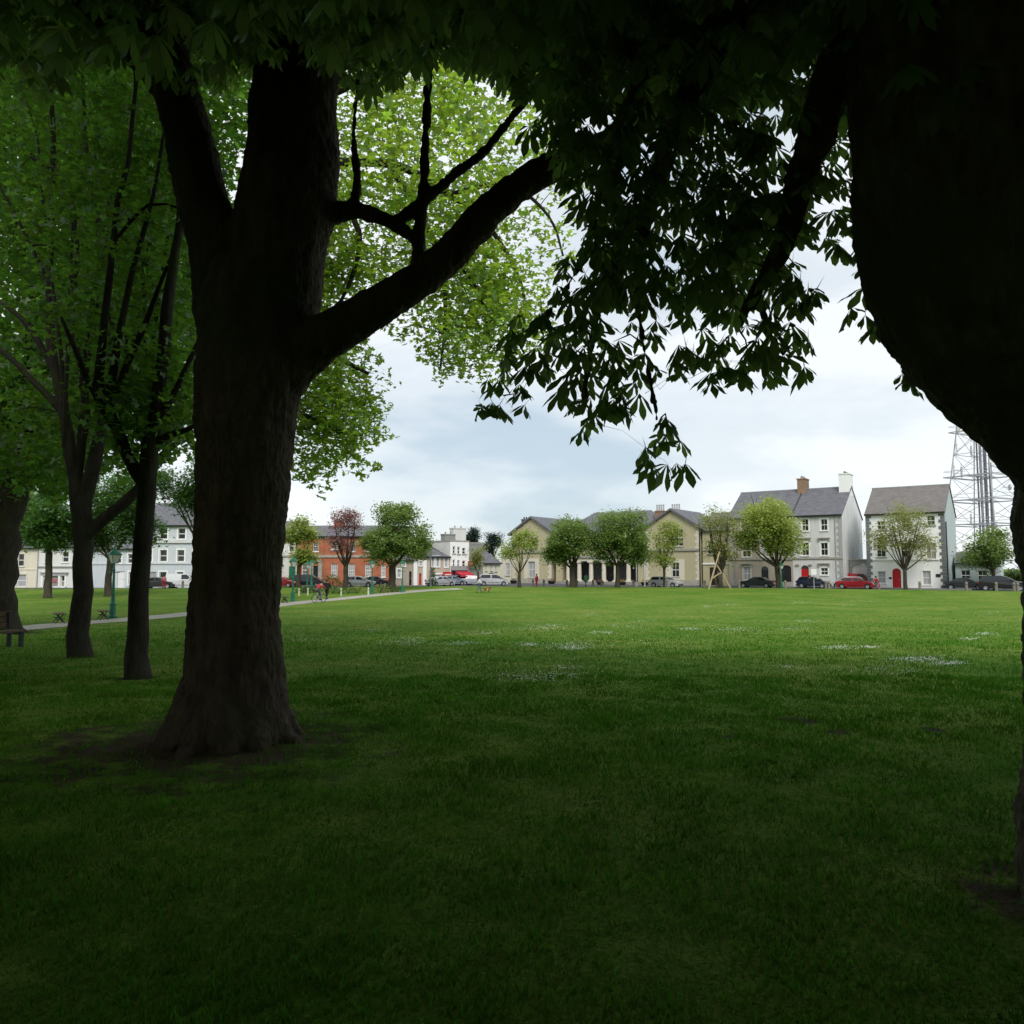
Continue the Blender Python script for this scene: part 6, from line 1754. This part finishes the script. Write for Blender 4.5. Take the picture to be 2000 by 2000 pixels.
# ------------------------------------------------------------------ shrubs, planters, props
def bush(label, px, D, w, h, mat, name='shrub', n=260, ls=.16, group='low shrubs by the path', zoff=0.0, dy=None):
    b = gpt(px, D)
    root = empty(name, b, 0, label, 'shrub', group)
    C = rng.normal(0, 1, (n, 3)); C /= np.linalg.norm(C, axis=1, keepdims=True)
    C *= (0.45 + .55 * rng.random(n))[:, None] ** .5
    C[:, 2] = np.abs(C[:, 2])
    P = C * np.array([w / 2, (dy or w * .4), h]) + rng.normal(0, .06, (n, 3))
    P[:, 2] = np.abs(P[:, 2])
    link('foliage', leaves_mesh('foliage', P, ls * (.7 + .6 * rng.random(n)), 'tri', 1.6), M[mat], root)
    m = MB()
    for k in range(5):
        a = k * 1.3; m.tube([(0, 0, -.1), (w * .12 * math.cos(a), w * .1 * math.sin(a), h * .5), (w * .3 * math.cos(a), w * .2 * math.sin(a), h * .85)], [.04, .03, .01], 5)
    m.build('stems', M['bark_far'], root)
for px, py, w, h, mat, lab in ((592, 1158, 1.9, .8, 'hedge', 'low green shrub left of the cyclist'), (614, 1158, 2.2, .8, 'hedge', 'low green shrub hidden behind the cyclist'), (652, 1159, 2.0, .9, 'hedge', 'low olive shrub right of the pair on the path'),
                               (681, 1159, 2.6, .8, 'hedge', 'low green shrub before the silver hatchback'), (700, 1158, 2.4, .9, 'olive', 'greyish shrub before the silver hatchback'), (742, 1158, 2.6, 1.1, 'olive', 'greyish mounded shrub before the dark saloon'), (757, 1157, 1.8, .9, 'hedge', 'low shrub at the foot of the round dense tree'), (776, 1156, 2.0, .6, 'hedge', 'flat green shrub right of the round dense tree')):
    g = gnd(px, py); bush(lab, px, g.y, w, h, mat, n=420, ls=.14)
bush('yellow-green bush against the brick house', 648, 109, 3.2, 1.9, 'bush_yellow', n=700, ls=.2, group='bushes against the brick house')
bush('dark clipped hedge before the brick house windows', 715, 109.5, 8.0, 1.6, 'hedge', n=1300, ls=.2, dy=.6, group='bushes against the brick house')
bush('dark ivy-green bush at the rusticated house', 566, 109, 1.6, 1.6, 'darkgreen', n=400, ls=.2, group='bushes against the brick house')
bush('clipped dark green cone of a bush by the corner house', 845, 106, 1.2, 3.0, 'darkgreen', n=600, ls=.2, group='clipped bushes by the path')
def planter(label, px, D, flower, w=.5):
    b = FR.world(FR.S(px, -3.0), -3.0, 0.0)
    root = empty('planter', b, FR.rz, label, 'planter', 'round flower planters before the courthouse')
    MB().lathe([(w * .6, 0), (w * .95, .35), (w * 1.0, .5), (w * .92, .5), (w * .9, .44)], 12).build('tub', M['iron'], root)
    n = 160
    P = rng.normal(0, 1, (n, 3)) * np.array([w * .5, w * .5, .13]) + np.array([0, 0, .62])
    link('flowers', leaves_mesh('flowers', P, .14 * (.6 + .7 * rng.random(n)), 'tri', 1.6), M[flower], root)
for px, f, lab in ((1003, 'hedge', 'round planter left of the sparse tree'), (1077, 'flowers', 'round planter before the blank courthouse wall'), (1122, 'flowers', 'planter with reddish flowers behind the first dense tree'), (1172, 'flowers', 'planter with reddish flowers at the portico steps'), (1215, 'flowers_y', 'planter with yellow flowers right of the spreading tree'), (1259, 'flowers_y', 'planter with yellow flowers at the foot of the tallest flagpole')):
    planter(lab, px, 105, f, .62)
# green litter bin on a post
b = gpt(1144, 99); rt = empty('litter_bin', b, .2, 'dark green litter bin on a post before the portico', 'litter bin')
MB().bar((0, 0, -.1), (0, 0, .7), .07).build('post', M['iron'], rt); MB().lathe([(.22, .65), (.27, .75), (.28, 1.35), (.25, 1.42), (.1, 1.5)], 12).build('bin', M['bin_green'], rt)
# sandwich board
b = FL.world(FL.S(103), -1.2, .0); rt = empty('sandwich_board', b, .1, 'black pavement sandwich board before the shop house', 'sign')
for s in (-1, 1):
    m = MB(); m.add([(-.32, s * .3, 0), (.32, s * .3, 0), (.30, s * .03, 1.25), (-.30, s * .03, 1.25), (-.32, s * .26, 0), (.32, s * .26, 0), (.30, -s * .0 + s * .01, 1.25), (-.30, s * .01, 1.25)], [(0, 1, 2, 3), (7, 6, 5, 4), (0, 4, 5, 1), (1, 5, 6, 2), (2, 6, 7, 3), (3, 7, 4, 0)]); m.build('board', M['lamp_dark'], rt)
b = FL.world(FL.S(113.5), -2.0, .0); rt = empty('sign_post', b, 0, 'thin green post beside the sandwich board', 'post')
MB().bar((0, 0, -.1), (0, 0, 2.3), .06).build('shaft', M['grey_paint'], rt); MB().lathe([(.1, 0), (.1, .25), (.07, .3)], 8).build('base', M['lamp_green'], rt)

# timber props holding the leaning tree
def prop(label, a, b, r, mat):
    c = (a + b) / 2
    root = empty('timber_prop', (a.x, a.y, a.z), 0, label, 'prop', 'timber props of the leaning tree')
    d = b - a
    V = MB(); V.tube([(0, 0, -.1), (d.x * .5, d.y * .5, d.z * .5), (d.x, d.y, d.z)], [r, r * .95, r * .85], 7); V.build('pole', M[mat], root)
    e = d.normalized() * .12
    MB().tube([(d.x * .96 - e.x, d.y * .96 - e.y, d.z * .96 - e.z), (d.x * .96 + e.x, d.y * .96 + e.y, d.z * .96 + e.z)], [r * 1.25, r * 1.25], 7).build('binding', M['iron'], root)
DP = 93.5
def gz(px, D): return gpt(px, D)
prop('long pale timber prop leaning against the nearly bare tree', gz(1383, DP - 1), at(1407, 1072, DP), .10, 'timber')
prop('brown timber prop on the far side of the nearly bare tree', gz(1427, DP), at(1398, 1100, DP + .6), .09, 'timber')
prop('short dark timber prop in the middle of the prop frame', gz(1400, DP + 1.2), at(1392, 1112, DP + .8), .12, 'timber_dark')
prop('slanting brace of the prop frame', at(1390, 1129, DP - .2), at(1412, 1117, DP), .09, 'timber')

# ------------------------------------------------------------------ benches
def bench(label, px, py, rz, sc=1.0, L=1.7):
    g = gnd(px, py); rz = math.atan2(g.y, g.x) + R(4)
    root = empty('picnic_bench', g, rz, label, 'bench', 'dark benches by the path')
    for k in range(4):
        y = -.30 + k * .2
        MB().box(-L / 2, L / 2, (y - .085) * sc, (y + .085) * sc, .66 * sc, .71 * sc).build('slat', M['timber_dark'], root)
    for s in (-1, 1):
        x = s * (L / 2 - .12)
        m = MB(); m.bar((x, -.18 * sc, .66 * sc), (x, .36 * sc, -.03), .035 * sc, 5); m.bar((x, .18 * sc, .66 * sc), (x, -.36 * sc, -.03), .035 * sc, 5); m.bar((x, -.27 * sc, .34 * sc), (x, .27 * sc, .34 * sc), .03 * sc, 5)
        m.build('leg_frame', M['iron'], root)
    MB().bar((-L / 2 + .12, 0, .36 * sc), (L / 2 - .12, 0, .36 * sc), .03 * sc, 5).build('stretcher', M['iron'], root)
pd = lambda i, j: math.atan2(PATH[j].y - PATH[i].y, PATH[j].x - PATH[i].x)
bench('dark bench seen end-on beside the path, left of the many-stemmed tree', 115, 1217, R(90), .72)
bench('dark bench seen end-on beside the tall green lamp', 201, 1210, R(90), .72)
bench('dark bench seen end-on at the foot of the great trunk', 556, 1177, R(90), .72)
g = gnd(-14, 1266)
rt = empty('park_bench', g, R(70), 'heavy dark bench at the picture edge by the leaning trunk', 'bench')
for k in range(3): MB().box(-.8, .8, -.28 + k * .19, -.12 + k * .19, .42, .47).build('seat_slat', M['timber_dark'], rt)
for k in range(3): MB().box(-.8, .8, .30 + k * .03, .34 + k * .03, .55 + k * .16, .68 + k * .16).build('back_slat', M['timber_dark'], rt)
for s in (-1, 1):
    m = MB(); m.box(s * .68 - .05, s * .68 + .05, -.26, -.18, -.05, .42); m.box(s * .68 - .05, s * .68 + .05, .24, .32, -.05, 1.0); m.box(s * .68 - .05, s * .68 + .05, -.18, .24, .34, .415); m.build('leg_frame', M['iron'], rt)

# ------------------------------------------------------------------ people, bicycle, dog
def skin_mesh(name, verts, edges, radii, mat, parent, sub=1):
    me = bpy.data.meshes.new(name); me.from_pydata([tuple(v) for v in verts], edges, []); me.update()
    me.materials.append(mat)
    o = bpy.data.objects.new(name, me); COL.objects.link(o); o.parent = parent
    sk = o.modifiers.new('skin', 'SKIN'); sk.use_smooth_shade = True
    for i, r in enumerate(radii):
        rr = r if isinstance(r, tuple) else (r, r)
        me.skin_vertices[0].data[i].radius = rr
    me.skin_vertices[0].data[0].use_root = True
    ss = o.modifiers.new('sub', 'SUBSURF'); ss.levels = sub; ss.render_levels = sub
    return o

def person(label, loc, rz, pose, top, bottom, hair='hair', H=1.72, group='people on and round the green', coat=False):
    root = empty('person', loc, rz, label, 'person', group)
    k = H / 1.72
    # joints in metres, facing +Y
    J = dict(pel=(0, 0, .95), wai=(0, .0, 1.10), che=(0, .0, 1.32), nec=(0, 0, 1.47), hea=(0, .02, 1.56), top=(0, .01, 1.70),
             hl=(-.10, 0, .92), hr=(.10, 0, .92), kl=(-.11, .02, .50), kr=(.11, .02, .50), al=(-.11, -.02, .09), ar=(.11, -.02, .09), tl=(-.12, .14, .04), tr=(.12, .14, .04),
             sl=(-.19, 0, 1.40), sr=(.19, 0, 1.40), el=(-.25, -.03, 1.13), er=(.25, -.03, 1.13), wl=(-.25, .06, .88), wr=(.25, .06, .88), fl=(-.25, .10, .79), fr=(.25, .10, .79))
    if pose == 'walk':
        J.update(kl=(-.10, .16, .52), al=(-.10, .24, .10), tl=(-.10, .40, .06), kr=(.10, -.06, .50), ar=(.10, -.34, .16), tr=(.10, -.24, .05), el=(-.25, -.16, 1.16), wl=(-.24, -.12, .92), fl=(-.24, -.10, .83), er=(.25, .10, 1.15), wr=(.23, .30, 1.02), fr=(.22, .38, .98))
    if pose == 'cycle':
        J.update(pel=(0, -.20, 1.02), wai=(0, -.10, 1.15), che=(0, .10, 1.32), nec=(0, .24, 1.44), hea=(0, .30, 1.52), top=(0, .30, 1.66), hl=(-.10, -.18, .99), hr=(.10, -.18, .99), kl=(-.12, .20, .78), al=(-.12, .08, .40), tl=(-.12, .24, .36),
                 kr=(.12, .10, .60), ar=(.12, .0, .22), tr=(.12, .15, .18), sl=(-.19, .12, 1.38), sr=(.19, .12, 1.38), el=(-.26, .28, 1.18), er=(.26, .28, 1.18), wl=(-.22, .46, 1.05), wr=(.22, .46, 1.05), fl=(-.20, .54, 1.04), fr=(.20, .54, 1.04))
    J = {a: tuple(c * k for c in b) for a, b in J.items()}
    order = ['pel', 'wai', 'che', 'nec', 'hea', 'top', 'hl', 'kl', 'al', 'tl', 'hr', 'kr', 'ar', 'tr', 'sl', 'el', 'wl', 'fl', 'sr', 'er', 'wr', 'fr']
    E = [('pel', 'wai'), ('wai', 'che'), ('che', 'nec'), ('nec', 'hea'), ('hea', 'top'), ('pel', 'hl'), ('hl', 'kl'), ('kl', 'al'), ('al', 'tl'), ('pel', 'hr'), ('hr', 'kr'), ('kr', 'ar'), ('ar', 'tr'), ('che', 'sl'), ('sl', 'el'), ('el', 'wl'), ('wl', 'fl'), ('che', 'sr'), ('sr', 'er'), ('er', 'wr'), ('wr', 'fr')]
    Rd = dict(pel=(.15, .11), wai=(.13, .10), che=(.16, .11), nec=.055, hea=(.085, .10), top=.06, hl=.09, hr=.09, kl=.058, kr=.058, al=.04, ar=.04, tl=.035, tr=.035, sl=.065, sr=.065, el=.043, er=.043, wl=.03, wr=.03, fl=.03, fr=.03)
    def sub(names, grow, nm, mat):
        ix = {n: i for i, n in enumerate(names)}
        ed = [(ix[a], ix[b]) for a, b in E if a in ix and b in ix]
        rad = []
        for n in names:
            r = Rd[n]; r = r if isinstance(r, tuple) else (r, r)
            rad.append((r[0] * k + grow, r[1] * k + grow))
        return skin_mesh(nm, [J[n] for n in names], ed, rad, mat, root)
    sub(order, 0.0, 'body', M['skin'])
    sub(['pel', 'hl', 'kl', 'al', 'hr', 'kr', 'ar'], .018, 'trousers', M[bottom])
    tops = ['che', 'wai', 'pel', 'sl', 'el', 'wl', 'sr', 'er', 'wr'] + (['hl', 'kl', 'hr', 'kr'] if coat else [])
    o = sub(tops, .028 + (.02 if coat else 0), 'jacket', M[top])
    c = Vector(J['top']); hh = Vector(J['hea'])
    m = MB(); m.lathe([(.085 * k, -.10 * k), (.112 * k, -.03 * k), (.10 * k, .05 * k), (.05 * k, .10 * k)], 10, c.x, c.y - .015, c.z - .03 * k); m.build('hair', M[hair], root, True)
    for s in ('l', 'r'):
        a, t_ = J['a' + s], J['t' + s]
        MB().box(a[0] - .05, a[0] + .05, a[1] - .08, t_[1] + .04, min(a[2], t_[2]) - .085 * k, min(a[2], t_[2]) + .02).build('shoe', M['blackcloth'], root)
    return root

# cyclist going away along the path, with a companion in black
g = gnd(623, 1176.5)
hd = math.atan2(PATH[7].y - PATH[6].y, PATH[7].x - PATH[6].x) - math.pi / 2
person('cyclist in a red jacket riding away along the path', (g.x, g.y, g.z + .08), hd - .35, 'cycle', 'red_cloth', 'greycloth')
bk = empty('bicycle', (g.x, g.y, g.z + .01), hd - .35, 'grey bicycle under the rider in red', 'bicycle')
for y in (-.52, .52):
    N = 20; m = MB()
    ring = [(0, y + .33 * math.cos(2 * math.pi * i / N), .34 + .33 * math.sin(2 * math.pi * i / N)) for i in range(N + 1)]
    m.tube(ring, [.022] * (N + 1), 6); w = m.build('wheel', M['tyre'], bk)
    s_ = MB()
    for i in range(8): a = i * math.pi / 4; s_.bar((0, y, .34), (0, y + .32 * math.cos(a), .34 + .32 * math.sin(a)), .006, 3)
    s_.build('spokes', M['rim'], w)
m = MB()
for a, b in (((0, -.52, .34), (0, -.05, .30)), ((0, -.05, .30), (0, -.2, .84)), ((0, -.2, .80), (0, .36, .84)), ((0, -.05, .30), (0, .38, .78)), ((0, .34, .92), (0, .52, .34)), ((0, -.52, .34), (0, -.18, .76))): m.bar(a, b, .02, 6)
m.build('frame', M['rim'], bk)
m = MB(); m.bar((-.26, .40, 1.0), (.26, .40, 1.0), .016, 6); m.bar((0, .34, .90), (0, .40, 1.0), .018, 6); m.build('handlebar', M['iron'], bk)
MB().box(-.08, .08, -.34, -.06, .86, .92).build('saddle', M['blackcloth'], bk)
g = gnd(638, 1170.5)
person('walker in a long black coat beside the cyclist', (g.x, g.y, g.z + .005), hd, 'walk', 'blackcloth', 'blackcloth', coat=True, H=1.76)
# walker in white with a dog
g = gnd(936, 1157)
person('walker in a white top holding a dog lead on the lawn', (g.x, g.y, g.z + .01), R(-80), 'walk', 'whitecloth', 'denim', H=1.75)
gd = gnd(951, 1158)
dg = empty('dog', gd, R(-75), 'brown and white dog on a lead on the lawn', 'dog')
dv = [(0, 0, .46), (0, .22, .47), (0, .34, .56), (0, .46, .62), (0, .58, .58), (0, -.22, .47), (0, -.34, .50), (0, -.52, .62),
      (-.09, .22, .30), (-.09, .20, .14), (-.09, .24, .03), (.09, .22, .30), (.09, .26, .14), (.09, .30, .03), (-.09, -.20, .32), (-.09, -.30, .18), (-.09, -.27, .03), (.09, -.22, .32), (.09, -.34, .18), (.09, -.32, .03)]
de = [(0, 1), (1, 2), (2, 3), (3, 4), (0, 5), (5, 6), (6, 7), (1, 8), (8, 9), (9, 10), (1, 11), (11, 12), (12, 13), (5, 14), (14, 15), (15, 16), (5, 17), (17, 18), (18, 19)]
dr = [.12, .14, .09, .085, .04, .12, .06, .02, .055, .03, .03, .055, .03, .03, .07, .032, .03, .07, .032, .03]
skin_mesh('body', dv, de, dr, M['dogbrown'], dg)
for s in (-1, 1): MB().add([(s * .05, .42, .70), (s * .10, .44, .66), (s * .10, .43, .55), (s * .085, .40, .66)], [(0, 1, 2), (0, 2, 3), (0, 3, 1), (1, 3, 2)]).build('ear', M['dogbrown'], dg)
MB().lathe([(.02, -.16), (.10, -.1), (.13, 0), (.10, .1), (.02, .16)], 10, 0, .05, .40).build('belly_patch', M['dogwhite'], dg)
ld = empty('dog_lead', (g.x, g.y, g.z), 0, 'thin dark lead from the walker in white to the dog', 'lead')
hp = Matrix.Rotation(R(-80), 4, 'Z') @ Vector((.22, .39, 1.0)); dn = Matrix.Rotation(R(-75), 4, 'Z') @ Vector((0, .36, .62)) + Vector((gd.x - g.x, gd.y - g.y, gd.z - g.z))
MB().tube([hp, hp.lerp(dn, .5) - Vector((0, 0, .12)), dn], [.008] * 3, 4).build('strap', M['blackcloth'], ld)
pr = lambda px, D: gpt(px, D)
b = gpt(1048, 102.3); person('figure in red standing before the courthouse wing', (b.x, b.y, b.z + .01), 2.2, 'stand', 'red_cloth', 'red_cloth', H=1.62)
b = gpt(1581, 94.3); person('dark figure standing at the back of the navy car', (b.x, b.y, b.z + .01), 1.2, 'stand', 'blackcloth', 'blackcloth', H=1.75)
b = gpt(1710, 91.8); person('woman in dark red beside the red saloon', (b.x, b.y, b.z + .01), -1.4, 'walk', 'red_cloth', 'greycloth', H=1.68)
b = gpt(1716, 91.3); person('small child in pink beside the woman in dark red', (b.x, b.y, b.z + .01), -1.4, 'stand', 'pink_cloth', 'pink_cloth', H=1.05)
b = gpt(321, 91.5); person('figure in pink and red behind the slender trunk near the van', (b.x, b.y, b.z + .01), .6, 'stand', 'pink_cloth', 'red_cloth', H=1.62)
